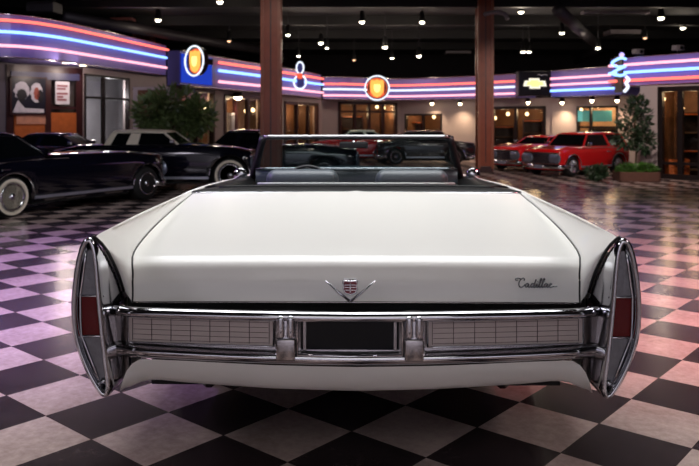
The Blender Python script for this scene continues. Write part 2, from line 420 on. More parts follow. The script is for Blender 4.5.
# round signs --------------------------------------------------------
def round_sign(label, px, py, Y, r, rz, crest=True):
    p = P(px, Y); s = thing('round_sign', label, 'sign', (p.x, p.y, Zp(py, Y)), rz, None)
    mk('backing_disc', lathe([(0, 0), (r*.96, 0), (r*.96, .10), (0, .10)], 40, 'y'), pm('sign_back', (40, 18, 20), .4), s)
    mk('neon_ring', tube([(math.cos(a)*r, -.05, math.sin(a)*r) for a in [2*math.pi*i/40 for i in range(40)]], r*.06, 8, True), N_white, s, True)
    mk('face', lathe([(0, -.012), (r*.84, -.012), (r*.84, 0), (0, 0)], 40, 'y'), N_orange, s)
    sh = [(-.50, .70), (-.24, .62), (0, .72), (.24, .62), (.50, .70), (.58, .25), (.52, -.32), (.30, -.64), (0, -.78), (-.30, -.64), (-.52, -.32), (-.58, .25)]
    mk('crest', prism([(x*r, z*r) for x, z in sh], -.04, -.012), N_gold, s)
    mk('crest_centre', prism([(x*r*.48, z*r*.48-.02*r) for x, z in sh], -.055, -.04), N_yel, s)
    for q in (-1, 1):
        mk('side_panel', prism([(q*r*.60, -.5*r), (q*r*.72, -.3*r), (q*r*.78, 0), (q*r*.72, .3*r), (q*r*.60, .5*r)], -.03, -.012), pm('sign_dark', (30, 12, 14), .4), s)
    return s
rs = round_sign('round amber crest sign with white neon ring above the leafy tree', 196, 61, 15.7, .31, -.72)
mk('sign_bracket', box(-.06, .06, .10, .40, -.06, .06), M_frame, rs)
round_sign('round amber crest sign with white neon ring in the middle of the back fascia', 377, 88, 24.9, .40, .03)
# figure-shaped neon sign
p = P(300, 21.9); s = thing('neon_figure_sign', 'small white neon figure with red dot on the fascia right of the near pillar', 'sign', (p.x, p.y, Zp(76, 21.9)), -.3)
mk('upper_loop', tube([(.11*math.cos(a), 0, .24+.17*math.sin(a)) for a in [2*math.pi*i/20 for i in range(20)]], .024, 8, True), N_white, s, True)
mk('lower_loop', tube([(.19*math.cos(a), 0, -.18+.20*math.sin(a)) for a in [2*math.pi*i/20 for i in range(20)]], .028, 8, True), N_white, s, True)
mk('red_dot', lathe([(0, -.03), (.09, -.03), (.09, .02), (0, .02)], 16, 'y'), N_orange, s)
mk('backing_plate', prism([(-.10, -.34), (.10, -.34), (.12, 0), (.08, .36), (-.08, .36), (-.12, 0)], .03, .06), pm('sign_plate_blue', (60, 70, 130), .4), s)
# rectangular bow-tie sign
p = P(534.5, 21.7); s = thing('lit_box_sign', 'dark rectangular light box with a gold bow tie emblem above the back doors', 'sign', (p.x, p.y, Zp(83.5, 21.7)), .12)
hw, hh = 16.5*21.7/F, 12.5*21.7/F
mk('sign_box', box(-hw, hw, 0, .25, -hh, hh), pm('sign_box_black', (16, 16, 22), .3), s, bevel=.02)
bt = [(-.30, -.07), (-.13, -.07), (-.13, -.13), (.15, -.13), (.15, -.07), (.32, -.07), (.28, .07), (.13, .07), (.13, .13), (-.15, .13), (-.15, .07), (-.26, .07)]
mk('emblem_border', prism([(x*1.12, z*1.15) for x, z in bt], -.02, 0), glow('lit_cream', (1, .93, .75), 1.2), s)
mk('bow_tie_emblem', prism([(x*.82, z*.74) for x, z in bt], -.04, -.02), N_yel, s)
mk('painted_flourish', tube([(.08+.06*i, -.012, .25+.02*math.sin(i*2.1)) for i in range(6)], .014, 6), pm('flourish_grey', (170, 170, 180), .5), s)
# swirl neon
p = P(618.5, 17.5); s = thing('neon_swirl_sign', 'blue and white neon swirl at the end of the right fascia, above the small tree', 'sign', (p.x, p.y, Zp(75, 17.5)), 0)
mk('swirl_tube', tube(spline([(.14, -.1, .36), (-.02, -.14, .38), (-.2, -.12, .26), (-.05, -.14, .18), (.12, -.14, .2), (-.1, -.14, .1), (-.2, -.14, .02), (0, -.14, -.02), (.12, -.14, .02)], 60), .03, 8), N_blue, s, True)
mk('swirl_tail', tube(spline([(.12, -.14, -.04), (.19, -.14, -.12), (.12, -.14, -.20), (.17, -.14, -.28), (.08, -.14, -.40)], 30), .038, 8), N_white, s, True)
mk('swirl_bulb', lathe([(0, -.06), (.045, -.04), (.06, 0), (.045, .04), (0, .06)], 14), glow('lit_violet', (.5, .4, 1), 1.8), s, True).location = (.04, -.1, .46)
mk('mounting_bar', box(.05, .09, -.08, .40, -.4, .45), M_frame, s)

# ------------------------------------------------------------------ pillars
def pillar(label, px, Y, w, base=True):
    p = P(px, Y); s = thing('wooden_pillar', label, 'pillar', (p.x, p.y, 0))
    mk('shaft', box(-w/2, w/2, -w/2, w/2, 0, CZ), M_wood, s)
    for sx in (-1, 1):
        for sy in (-1, 1):
            mk('corner_trim', box(sx*w/2-.03, sx*w/2+.03, sy*w/2-.03, sy*w/2+.03, .1, CZ), M_woodl, s)
    mk('groove', box(-.012, .012, -w/2-.006, -w/2+.01, .25, CZ), M_door, s)
    mk('plinth', box(-w*.54, w*.54, -w*.54, w*.54, 0, .16), M_door, s, bevel=.01)
    return s
pillar('red-brown wooden pillar just left of the convertible windshield', 271.5, 14.75, .33)
pillar('brown wooden pillar standing free at the right, near the red cars', 484.5, 19.0, .34)
pillar('dark wooden pillar rising behind the left neon fascia', 144, 25.0, .55)

# ------------------------------------------------------------------ posters on the left doors
a, b, _, _ = [Vector(q) for q in (P(6, 17.4), P(82, 18.9), (0, 0), (0, 0))]
aa = LA.lerp(LB, ray_t(LA, LB, 6)); bb = LA.lerp(LB, ray_t(LA, LB, 82)); ang = math.atan2(bb.y-aa.y, bb.x-aa.x)
def on_door(px, py, out=.09):
    t = ray_t(LA, LB, px); q = LA.lerp(LB, t); n = Vector((math.sin(ang), -math.cos(ang)))
    return (q.x+n.x*out, q.y+n.y*out, Zp(py, q.y))
s = thing('framed_poster', 'large dark picture poster with pale figures on the left door leaf', 'poster', on_door(27.5, 96), ang)
mk('poster_frame', J(box(-.44, .44, 0, .03, -.46, -.42), box(-.44, .44, 0, .03, .42, .46), box(-.44, -.40, 0, .03, -.46, .46), box(.40, .44, 0, .03, -.46, .46)), M_door, s)
mk('poster_sheet', box(-.40, .40, .005, .02, -.42, .42), pm('poster_night_blue', (26, 26, 40), .3, 0, .4, 6), s)
def blob(cx, cz, rx, rz, y, n=18): return prism([(cx+rx*math.cos(2*math.pi*i/n)*(1+.12*math.sin(3*i)), cz+rz*math.sin(2*math.pi*i/n)) for i in range(n)], y, y+.004)
mk('pale_motif', J(blob(-.17, .12, .18, .22, .0), blob(.18, .08, .15, .24, .0), prism([(-.38, -.4), (.36, -.4), (.36, -.31), (-.1, -.29), (-.26, -.1)], 0, .004)), pm('poster_pale', (196, 190, 196), .4, 0, .3, 12), s)
for bl in (blob(-.17, .02, .12, .14, -.004), blob(.27, .0, .07, .16, -.004)): mk('dark_motif', bl, pm('poster_ink', (22, 20, 26), .4), s)
mk('red_motif', blob(.18, .06, .07, .15, -.004), pm('poster_red', (150, 74, 60), .4), s)
s = thing('framed_poster', 'small white notice with reddish print on the right door leaf', 'poster', on_door(61, 93), ang)
mk('poster_sheet', box(-.18, .18, .005, .02, -.28, .28), pm('poster_paper', (206, 200, 205), .5), s)
mk('poster_print', J(*[box(-.14, -.14+w, 0, .006, z-.025, z+.025) for w, z in ((.27, .17), (.22, .10), (.27, -.02), (.16, -.10), (.24, -.17))]), pm('poster_print_red', (140, 84, 92), .5), s)

# ------------------------------------------------------------------ ceiling lamps, ducts
def ceil_lamp(label, px, py, r, zb, kind):
    Y = (zb-CH)*F/(HY-py); p = P(px, Y)
    s = thing('ceiling_lamp', label, 'lamp', (p.x, p.y, zb), 0, 'ceiling spot lamps')
    mk('lamp_housing', lathe([(0, .30), (r*.7, .30), (r*1.15, .02), (r*1.15, 0), (r, 0), (r*.9, .05), (0, .06)], 16), M_black, s, True)
    mk('bulb', lathe([(0, .05), (r*.7, .04), (r*.9, 0), (r*.6, -r*.45), (0, -r*.6)], 14), kind, s, True)
    if kind is N_lamp: point('ceiling_lamp_light', (p.x, p.y, zb-r-.08), 18, (1, .84, .68), .1)
    if CZ-zb > .35: mk('stem', tube([(0, 0, .28), (0, 0, CZ-zb)], .012, 6), M_duct, s)
    return s
LAMPS = [(158, 20, 9, 'leftmost bright ceiling lamp, above the left neon fascia'), (220, 2, 9, 'ceiling lamp at the top edge left of the near pillar'),
         (288, 35, 6, 'ceiling lamp just right of the near wooden pillar'), (321, 43, 7, 'upper one of the close pair of ceiling lamps above the figure sign'),
         (327, 48, 5, 'lower one of the close pair of ceiling lamps above the figure sign'), (298.5, 56, 5, 'small ceiling lamp right above the neon figure sign'),
         (229, 41, 6, 'dim ceiling lamp above the fascia right of the first round sign'), (362, 22, 8, 'ceiling lamp high above the back round sign'),
         (422, 22, 8, 'bright ceiling lamp high in the middle right of the back round sign'), (385, 47, 8, 'ceiling lamp midway above the back round sign'),
         (392, 58, 5, 'small low ceiling lamp nearest above the back round sign'), (419, 56, 7, 'low ceiling lamp right of the back round sign'),
         (354, 60, 5, 'small low ceiling lamp left of the back round sign'), (521, 12, 8, 'bright ceiling lamp right of the top of the far pillar'),
         (523, 52, 6, 'left one of the twin ceiling lamps above the bow tie sign'), (529, 52, 6, 'right one of the twin ceiling lamps above the bow tie sign'),
         (562, 33, 7, 'ceiling lamp between the twin lamps and the right fascia'), (598, 48, 7, 'ceiling lamp low above the short right fascia'),
         (661, 18, 9, 'brightest ceiling lamp in the upper right'), (683, 28, 7, 'oblique ceiling lamp nearest the right edge'), (645, 38, 6, 'dim ceiling lamp above the swirl sign')]
DIM = glow('dim_lamp_glow', (1, .55, .3), 3)
for px, py, d, lb in LAMPS:
    zb = 4.1 if py < 30 else 3.8 if py < 45 else 3.45
    Y = (zb-CH)*F/(HY-py)
    ceil_lamp(lb, px, py, d*.36*Y/F, zb, DIM if (px, py) in ((229, 41), (645, 38), (354, 60)) else N_lamp)
def duct(name, label, cat, px0, px1, py, Y, h, dpt, mat):
    a, b = P(px0, Y), P(px1, Y); z = Zp(py, Y)
    s = thing(name, label, cat, ((a.x+b.x)/2, Y, z)); w = (b.x-a.x)/2
    mk('casing', box(-w, w, -dpt/2, dpt/2, 0, h), mat, s, bevel=.01)
    mk('grille', J(*[box(-w*.9, w*.9, -dpt/2+dpt*(.1+.2*i), -dpt/2+dpt*(.2+.2*i), -.012, .0) for i in range(4)]), M_dark, s)
    for q in (-.8, .8): mk('hanger', tube([(q*w, 0, h), (q*w, 0, CZ-z)], .012, 6), M_duct, s)
    return s
VL = pm('vent_grey', (120, 112, 116), .5)
duct('ceiling_vent', 'pale rectangular ceiling vent below the upper right lamps', 'vent', 607, 637, 35, 24.5, .14, .7, VL)
duct('ceiling_vent', 'long grey ceiling vent strip near the top right', 'vent', 582, 648, 14, 20.5, .08, .3, VL)
duct('ceiling_vent', 'long dim ceiling vent above the middle of the back fascia', 'vent', 445, 470, 54, 30, .10, .6, VL)
duct('ceiling_duct', 'grey air duct box hanging at the upper left', 'duct', 31, 58, 13, 18.2, .25, .6, M_duct)
duct('ceiling_duct', 'reddish strip box under the ceiling left of the brightest left lamp', 'duct', 112, 134, 21, 22, .08, .4, pm('dull_red_duct', (110, 62, 60), .5))
for i, Y in enumerate((16, 19, 22.5, 26, 30)):
    tag(mk('ceiling_beam', box(-15.5, 15.5, Y-.1, Y+.1, CZ-.28, CZ), pm('dark_steel', (12, 10, 11), .7)), 'dark steel ceiling beam spanning the hall', 'beam', 'dark ceiling beams')
for px, Y, lb in ((262, 28, 'dark round air duct running left of the near pillar top'), (600, 27, 'dark round air duct running over the right side of the hall')):
    p = P(px, Y); tag(mk('air_duct', tube([(p.x-4, Y-9, 3.95), (p.x, Y, 3.95), (p.x+1, Y+6, 3.95)], .16, 12), M_duct, None, True), lb, 'duct')
p = P(486, 18.6); tag(mk('pipe_elbow', tube(spline([(p.x, 18.84, Zp(13, 18.6)), (p.x+.25, 18.6, Zp(12, 18.6)), (p.x+.45, 18.5, Zp(15, 18.6)), (p.x+.5, 18.45, Zp(20, 18.6))], 14), .05, 8), VL, None, True),
    'grey pipe elbow bending out from the top of the far pillar', 'pipe')
# small projectors on the fascias
for px, py, Y, lb in ((638, 53, 17.9, 'white projector box sitting on the right fascia near the swirl'), (678, 49, 17, 'white camera box on top of the right fascia near the frame edge')):
    p = P(px, Y); s = thing('projector', lb, 'projector', (p.x, p.y, 2.79), .4)
    mk('bracket', tube([(0, 0, 0), (0, 0, .12)], .02, 6), M_frame, s); mk('housing', box(-.12, .12, -.08, .08, .10, .22), VL, s, bevel=.015)
    mk('lens', lathe([(0, -.12), (.04, -.12), (.05, -.07), (0, -.07)], 12, 'y'), M_black, s).location = (.02, 0, .16)

# wall and soffit lamps
def wall_lamp(label, px, py, Y, spot_p=0, r=.07):
    p = P(px, Y); z = Zp(py, Y)
    s = thing('wall_lamp', label, 'lamp', (p.x, p.y, z), 0, 'wall and soffit lamps')
    mk('lamp_cup', lathe([(0, .12), (r*.8, .12), (r*1.2, 0), (r, -.005), (r*.7, .06), (0, .06)], 16), M_frame, s, True)
    mk('bulb', lathe([(0, .06), (r*.8, .03), (r*.8, -.02), (r*.4, -.07), (0, -.08)], 12), N_warm, s, True)
    mk('arm', tube([(0, 0, .1), (0, .15, .12), (0, .35, .12)], .015, 6), M_frame, s)
    if spot_p: spot('wall_lamp_beam', (p.x, p.y, z-.1), (p.x, p.y+.3, z-1.2), spot_p, (1, .74, .46), 120, 1, .05)
wall_lamp('bright round wall lamp beside the doors left of the near pillar', 238, 97, 18.9, 40, .13)
wall_lamp('wall lamp on the plain back wall left of its neighbour, right of the windshield corner', 432, 103, 24.9, 60)
wall_lamp('wall lamp on the plain back wall nearest to the far pillar', 460, 103, 24.2, 60)
wall_lamp('lamp under the bow tie sign above the back doors', 528, 102, 22.7, 10)
wall_lamp('wall lamp lighting the plain wall above the red cars', 562, 102, 22.0, 70)
wall_lamp('lamp above the shop window behind the red wagon', 592, 100, 21.3, 25)
wall_lamp('lamp under the swirl sign beside the small tree', 617, 100, 20.7, 50)
for px, py, Y, lb in ((66, 60.5, 17.4, 'left one of two round soffit lights above the posters'), (83, 63, 18.2, 'right one of two round soffit lights above the posters')):
    p = P(px, Y); s = thing('soffit_light', lb, 'lamp', (p.x, p.y, 2.65), 0)
    mk('trim_ring', lathe([(.07, .02), (.11, .02), (.11, -.01), (.07, -.01)], 18), VL, s); point('soffit_lamp_light', (p.x, p.y-.1, 2.5), 22, (1, .82, .72), .1); mk('lens', lathe([(0, .01), (.075, .01), (.075, -.015), (0, -.02)], 18), N_warm, s)
# bulbs inside the shops
BUL = [(246, 111, 20.6, 'left pendant bulb behind the glass doors by the near pillar'), (253, 110, 20.9, 'middle pendant bulb behind the glass doors by the near pillar'), (259, 111, 21.2, 'right pendant bulb behind the glass doors by the near pillar'),
       (206, 108, 17.6, 'pendant bulb in the window behind the leafy tree'), (377, 107, 26.8, 'left bulb of two inside the back doors below the round sign'), (384, 108, 26.9, 'right bulb of two inside the back doors below the round sign'),
       (434, 117, 26, 'bulb inside the small back wall window'), (495, 118, 24.6, 'pendant bulb in the left leaf of the glass doors behind the red cars'), (508, 114, 24.4, 'pendant bulb next to the middle bar of the doors behind the red cars'),
       (527, 114, 24, 'pendant bulb in the right leaf of the glass doors behind the red cars'), (581, 110, 22.2, 'bulb inside the shop window behind the red wagon'), (663, 99, 17.8, 'bulb at the top of the glass door at the right edge'), (682, 108, 17.6, 'bulb lower inside the glass door at the right edge')]
for px, py, Y, lb in BUL:
    p = P(px, Y); s = thing('pendant_bulb', lb, 'lamp', (p.x, p.y, Zp(py, Y)), 0, 'pendant bulbs in the shops')
    mk('bulb', lathe([(0, -.06), (.04, -.045), (.058, 0), (.035, .05), (0, .06)], 12), glow('pendant_glow', (1, .7, .35), 7), s, True)
    mk('cord', tube([(0, 0, .05), (0, 0, .25)], .006, 5), M_black, s)
# shop items: display board, menu sheets, wooden crate
for px, py, Y, w, h, name, lb, cat, c in ((229, 127, 18.95, .14, .36, 'menu_board', 'upper pale menu sheet on the doors near the pillar', 'notice', (190, 188, 200)),
                                   (595, 116, 21.9, .5, .16, 'display_screen', 'teal lit screen inside the window behind the red wagon', 'screen', (90, 170, 170))):
    p = P(px, Y); o = tag(mk(name, box(-w, w, 0, .03, -h, h), pm(name+'_face', c, .4, emit=lin(c), es=.5 if name == 'display_screen' else 0), None, bevel=.008), lb, cat); o.location = (p.x, p.y, Zp(py, Y))
def shelf_unit(label, px, Y, w, h, rz, n=4):
    p = P(px, Y); s = thing('display_shelf', label, 'shelf', (p.x, p.y, 0), rz)
    for q in (-1, 1): mk('side_panel', box(q*w/2-.02, q*w/2+.02, -.14, .14, 0, h), M_door, s)
    for i in range(n): mk('shelf_board', box(-w/2, w/2, -.14, .14, .12+(h-.18)*i/(n-1), .15+(h-.18)*i/(n-1)), M_orange if i % 2 else M_bark, s)
    mk('back_panel', box(-w/2, w/2, .12, .14, .1, h), M_frame, s)
shelf_unit('dark display shelf inside the back doors below the round sign', 352, 26.7, .75, 1.5, .04)
shelf_unit('dark display shelf inside the left leaf of the doors behind the red cars', 503, 24.5, .7, 1.15, -.2)
shelf_unit('dark display shelf inside the right leaf of the doors behind the red cars', 533, 23.9, .6, 1.35, -.2)
shelf_unit('dark display shelf inside the shop window behind the red wagon', 604, 22.3, .8, 1.1, -.2, 3)
shelf_unit('dark display shelf inside the glass door at the right edge', 690, 17.9, .5, 1.5, -.15)
shelf_unit('dark display shelf inside the small back wall window', 415, 26.8, .5, 1.3, -.15)
p = P(677, 16.85); s = thing('wooden_crate', 'orange wooden crate inside the glass door at the right edge', 'crate', (p.x, p.y, 0), -.1)
for i in range(5): mk('slat', box(-.2, .2, -.2, -.17, .02+.08*i, .08+.08*i), M_orange, s)
for sx in (-1, 1): mk('corner_post', box(sx*.2-.02, sx*.2+.02, -.17, .2, 0, .44), M_orange, s)
mk('crate_back', box(-.2, .2, .17, .2, .02, .42), M_orange, s)

# ------------------------------------------------------------------ plants
def leaves(n, centers, size, seed):
    rnd = random.Random(seed); V, Fc = [], []
    for _ in range(n):
        c, r = rnd.choice(centers); c = Vector(c)
        while True:
            d = Vector((rnd.uniform(-1, 1), rnd.uniform(-1, 1), rnd.uniform(-1, 1)))
            if .05 < d.length < 1: break
        p = c+Vector((d.x*r[0], d.y*r[1], d.z*r[2])); ax = (d+Vector((rnd.uniform(-.6, .6), rnd.uniform(-.6, .6), rnd.uniform(-.7, .3)))).normalized()
        sd = ax.cross(Vector((rnd.uniform(-1, 1), rnd.uniform(-1, 1), 1))).normalized(); l = size*rnd.uniform(.7, 1.3); w = l*.24; nn = ax.cross(sd)
        k = len(V); V += [p, p+ax*l*.45+sd*w+nn*w*.3, p+ax*l-nn*l*.15, p+ax*l*.45-sd*w+nn*w*.3]; Fc += [(k, k+1, k+2), (k, k+2, k+3)]
    return V, Fc
p = P(168, 15.7)
s = thing('leafy_tree', 'bushy green indoor tree behind the white-roofed black car', 'plant', (p.x, p.y, 0))
mk('pot', lathe([(0, 0), (.17, 0), (.22, .36), (.2, .38), (.19, .34), (0, .34)], 20), M_brick, s, True)
mk('trunk', J(tube([(0, 0, .3), (.02, 0, .8), (.06, 0, 1.3)], .03, 7), tube([(.02, 0, .8), (-.2, .05, 1.3), (-.34, .05, 1.6)], .018, 6), tube([(.05, 0, 1.1), (.3, 0, 1.4), (.5, -.05, 1.6)], .018, 6), tube([(.06, 0, 1.3), (.05, 0, 1.8)], .015, 6)), M_bark, s, True)
mk('foliage', leaves(1500, [((.12, 0, 1.6), (.55, .45, .38)), ((-.28, 0, 1.45), (.35, .4, .35)), ((.62, 0, 1.4), (.32, .35, .3)), ((.15, 0, 1.2), (.6, .4, .3))], .19, 3), M_leaf, s)
pl0 = P(636, 16.3)
s = thing('planter_box', 'low brown planter box filled with hedge at the foot of the right wall', 'planter', (pl0.x, pl0.y, 0), -.12)
mk('box_wall', J(box(-.43, .43, -.32, -.26, 0, .2), box(-.43, .43, .24, .3, 0, .2), box(-.43, -.37, -.32, .3, 0, .2), box(.37, .43, -.32, .3, 0, .2)), M_brick, s, bevel=.008)
mk('soil', box(-.37, .37, -.26, .24, 0, .15), M_soil, s)
mk('hedge', leaves(1500, [((-.2, -.1, .25), (.24, .2, .11)), ((.18, -.1, .25), (.24, .2, .11)), ((0, 0, .26), (.38, .2, .08))], .07, 5), pm('bright_hedge_leaf', (70, 110, 40), .45, 0, .4, 9), s)
mk('tree_trunk', J(tube([(0, .05, .12), (.02, .05, .7), (-.02, .05, 1.2), (.03, .05, 1.6)], .022, 7), tube([(.01, .05, .8), (.15, 0, 1.1)], .012, 6), tube([(0, .05, .9), (-.2, .05, 1.25)], .012, 6)), M_bark, s, True)
mk('tree_foliage', leaves(800, [((-.02, .05, 1.32), (.36, .3, .28)), ((.04, .05, 1.62), (.2, .2, .2)), ((-.18, 0, .95), (.28, .25, .25)), ((.16, 0, .85), (.2, .2, .25))], .13, 6), M_leafd, s)
p = P(597, 16.15)
s = thing('low_shrub', 'dark low shrub on the floor left of the planter box', 'plant', (p.x, p.y, 0))
mk('stems', J(*[tube([(0, 0, 0), (.15*math.cos(i), .1*math.sin(i), .22)], .01, 5) for i in range(7)]), M_bark, s)
mk('foliage', leaves(900, [((-.05, 0, .17), (.2, .2, .14)), ((.08, 0, .2), (.14, .18, .14))], .08, 8), M_leafd, s)

# ------------------------------------------------------------------ background cars
def wheel_parts(par, name, x, y, r, side, w, white, spokes=5):
    """side: +1 outer face towards +y, -1 towards -y"""
    tyre = mk(name, lathe([(r*.62, -w/2), (r*.9, -w/2), (r, -w*.3), (r, w*.3), (r*.9, w/2), (r*.62, w/2), (r*.6, 0)], 28, 'y'), M_rubber, par, True); tyre.location = (x, y, r)
    s = side*w/2
    if white: mk('white_wall', lathe([(r*.74, s), (r*.74, s+side*.006), (r*.88, s+side*.006), (r*.88, s)], 28, 'y'), M_whitewall, tyre)
    mk('rim', lathe([(0, s*.5), (r*.66, s*.5), (r*.66, s+side*.008), (r*.6, s+side*.008), (r*.56, s*.62), (r*.2, s*.7), (r*.17, s+side*.012), (0, s+side*.02)], 24, 'y'), M_chrome, tyre, True)
    sp = []
    for i in range(spokes):
        a = 2*math.pi*i/spokes; u = Vector((math.cos(a), 0, math.sin(a))); t = Vector((-math.sin(a), 0, math.cos(a)))
        q = [u*r*.15+t*r*.07, u*r*.58+t*r*.11, u*r*.58-t*r*.11, u*r*.15-t*r*.07]
        k = [v+Vector((0, s*.66, 0)) for v in q]+[v+Vector((0, s*.95, 0)) for v in q]
        sp.append((k, [(0, 1, 2, 3), (7, 6, 5, 4), (0, 4, 5, 1), (1, 5, 6, 2), (2, 6, 7, 3), (3, 7, 4, 0)]))
    mk('spokes', J(*sp), pm('satin_wheel', (205, 208, 216), .32, .75), tyre)
    return tyre
def bg_car(name, label, cat, loc, rz, L, Wd, xf_, xr_, R, top, gh, paint, roofm, white=False, group=None, wagon=False, grille=True, cp=.18):
    """x forward. top: [(x, z)] body top line; gh: (x_windshield_base, x_roof_front, x_roof_rear, x_rear_base, z_roof)"""
    c = thing(name, label, cat, (loc[0], loc[1], 0), rz, group)
    hw = Wd/2; xs0, xs1 = -L/2, L/2; N = 64; rows = []; tx = [t[0] for t in top]; tz = [t[1] for t in top]; zb = R*.62
    for i in range(N+1):
        x = xs0+(xs1-xs0)*i/N; e = min(1, (x-xs0)/.25, (xs1-x)/.25); e = max(e, 0); wf = .90+.10*math.sqrt(e); w = hw*wf; zt = lerp(tx, tz, x)
        arch = 0
        for xw in (xf_, xr_):
            d = abs(x-xw)
            if d < R*1.18: arch = max(arch, R+math.sqrt((R*1.18)**2-d*d)*.98)
        prof = [(w*.90, zb), (w*.975, zb+.05), (w, zb+(zt-zb)*.45), (w*.995, zb+(zt-zb)*.72), (w*.965, zt-.035), (w*.90, zt), (w*.5, zt+.018), (0, zt+.022)]
        half = [(y, max(z, min(arch, zt-.05)) if k < 4 else z) for k, (y, z) in enumerate(prof)]
        rows.append([(x, -y, z) for y, z in half]+[(x, y, z) for y, z in reversed(half[:-1])])
    v, f = grid(rows); k = len(rows[0]); f.append(tuple(range(k))); f.append(tuple(N*k+j for j in reversed(range(k))))
    mk('body', (v, f), paint, c, True)
    mk('underbody', J(box(xs0+.12, xs1-.12, -hw*.6, hw*.6, R*.45, R*1.6), box(xr_+R*1.3, xf_-R*1.3, -hw*.88, hw*.88, R*.5, R*1.2)), M_under, c)
    ww = Wd*.13
    for xw in (xf_, xr_):
        for sd in (-1, 1): wheel_parts(c, 'wheel', xw, sd*(hw*.965-ww/2), R, sd, ww, white if white != 'rear' else xw == xr_)
    wb, rf, rr, rb, zr = gh; bz = lambda x: lerp(tx, tz, x); bw, rw = hw*.86, hw*.70
    # roof
    rt = []
    for i in range(9):
        t = i/8; x = rf+(rr-rf)*t; zz = zr+.02*math.sin(math.pi*t)
        rt.append([(x, -rw, zz-.045), (x, -rw, zz-.015), (x, -rw*.75, zz+.012), (x, 0, zz+.025), (x, rw*.75, zz+.012), (x, rw, zz-.015), (x, rw, zz-.045), (x, 0, zz-.03)])
    mk('roof', loft(rt), roofm, c, True)
    g = .008
    def quad(ps, th=.01):
        n = (ps[1]-ps[0]).cross(ps[3]-ps[0]).normalized()*th; k = [p for p in ps]+[p+n for p in ps]
        return k, [(0, 1, 2, 3), (7, 6, 5, 4), (0, 4, 5, 1), (1, 5, 6, 2), (2, 6, 7, 3), (3, 7, 4, 0)]
    V3 = Vector
    mk('windshield', quad([V3((wb, -bw, bz(wb))), V3((wb, bw, bz(wb))), V3((rf, rw, zr-.03)), V3((rf, -rw, zr-.03))]), M_carglass, c)
    mk('rear_window', quad([V3((rb, bw, bz(rb))), V3((rb, -bw, bz(rb))), V3((rr, -rw, zr-.03)), V3((rr, rw, zr-.03))]), M_carglass, c)
    xm = wb*.45+rb*.55
    for sd in (-1, 1):
        def at(x, t): return V3((x, sd*(bw+(rw-bw)*t), bz(x)+(zr-.03-bz(x))*t))
        mk('side_window', quad([at(wb-.02, .02), at(xm, .02), at(xm*.5+(rr*.4+rf*.6)*.5, 1), at(rf, 1)]), M_carglass, c)
        mk('quarter_window', quad([at(xm-cp, .02), at(rb+cp*.6, .02), at(rr+cp*.3, 1), at(xm*.5+(rr*.4+rf*.6)*.5-cp*.9, 1)]), M_carglass, c)
        mk('windshield_pillar', tube([at(wb, 0), at(rf, 1)], .022, 6), roofm, c)
        mk('rear_pillar', quad([at(rb+cp*.6, 0)+V3((0, sd*.006, 0)), at(rb, 0)+V3((0, sd*.006, 0)), at(rr-.01, 1)+V3((0, sd*.006, 0)), at(rr+cp*.5, 1)+V3((0, sd*.006, 0))], .02), roofm, c)
        mk('centre_pillar', quad([at(xm+.01, 0)+V3((0, sd*.006, 0)), at(xm-cp, 0)+V3((0, sd*.006, 0)), at(xm*.5+(rr*.4+rf*.6)*.5-cp*.9, 1)+V3((0, sd*.006, 0)), at(xm*.5+(rr*.4+rf*.6)*.5, 1)+V3((0, sd*.006, 0))], .015), roofm, c)
        mk('sill_trim', box(xr_+R*1.25, xf_-R*1.25, sd*hw*.985-.012, sd*hw*.985+.016, zb+.05, zb+.09), pm('satin_trim', (190, 192, 205), .38, .8), c)
        mk('belt_trim', tube([(x, sd*hw*.97, bz(x)-.04) for x in [rb-.2+(wb+.3-rb+.2)*i/6 for i in range(7)]], .008, 6), M_chrome, c)
        mk('door_handle', box(xm+.02, xm+.14, sd*hw-.005, sd*hw+.02, bz(xm)-.14, bz(xm)-.12), M_chrome, c)
        mk('side_mirror', J(box(wb-.12, wb-.04, sd*(hw*.98), sd*(hw*.98+.09), bz(wb)+.03, bz(wb)+.09)), M_chrome, c, bevel=.01)
        for xw in (xf_, xr_):
            mk('arch_trim', tube([(xw+R*1.19*math.cos(a), sd*hw*.995, R+R*1.17*math.sin(a)) for a in [math.pi*i/14 for i in range(15)]], .011, 6), M_chrome, c)
    # ends
    zf, zr2 = lerp(tx, tz, xs1), lerp(tx, tz, xs0)
    for nm, x, sg, zz in (('front_bumper', xs1, 1, zf), ('rear_bumper', xs0, -1, zr2)):
        mk(nm, tube([(x-sg*.28, -hw*1.0, R*.98), (x-sg*.05, -hw*1.0, R*.98), (x+sg*.05, -hw*.8, R*.98), (x+sg*.07, 0, R*.98), (x+sg*.05, hw*.8, R*.98), (x-sg*.05, hw*1.0, R*.98), (x-sg*.28, hw*1.0, R*.98)], .03, 8, rz=.055), M_chrome, c, True)
    gz0, gz1 = R*1.18, zf-.05
    mk('grille_surround', box(xs1-.02, xs1+.012, -hw*.86, hw*.86, gz0, gz1), M_chrome, c, bevel=.01)
    gr = mk('grille', box(xs1, xs1+.018, -hw*.46, hw*.46, gz0+.02, gz1-.02), pm('grille_blue_black', (24, 26, 44), .35, .4), c)
    mk('grille_bars', J(*[box(xs1+.016, xs1+.024, -hw*.46, hw*.46, gz0+.02+(gz1-gz0-.05)*i/5, gz0+.028+(gz1-gz0-.05)*i/5) for i in range(6)], *[box(xs1+.016, xs1+.022, -hw*.46+hw*.92*i/8-.003, -hw*.46+hw*.92*i/8+.003, gz0+.02, gz1-.02) for i in range(9)]), M_chrome, gr)
    hr = (gz1-gz0)*.42
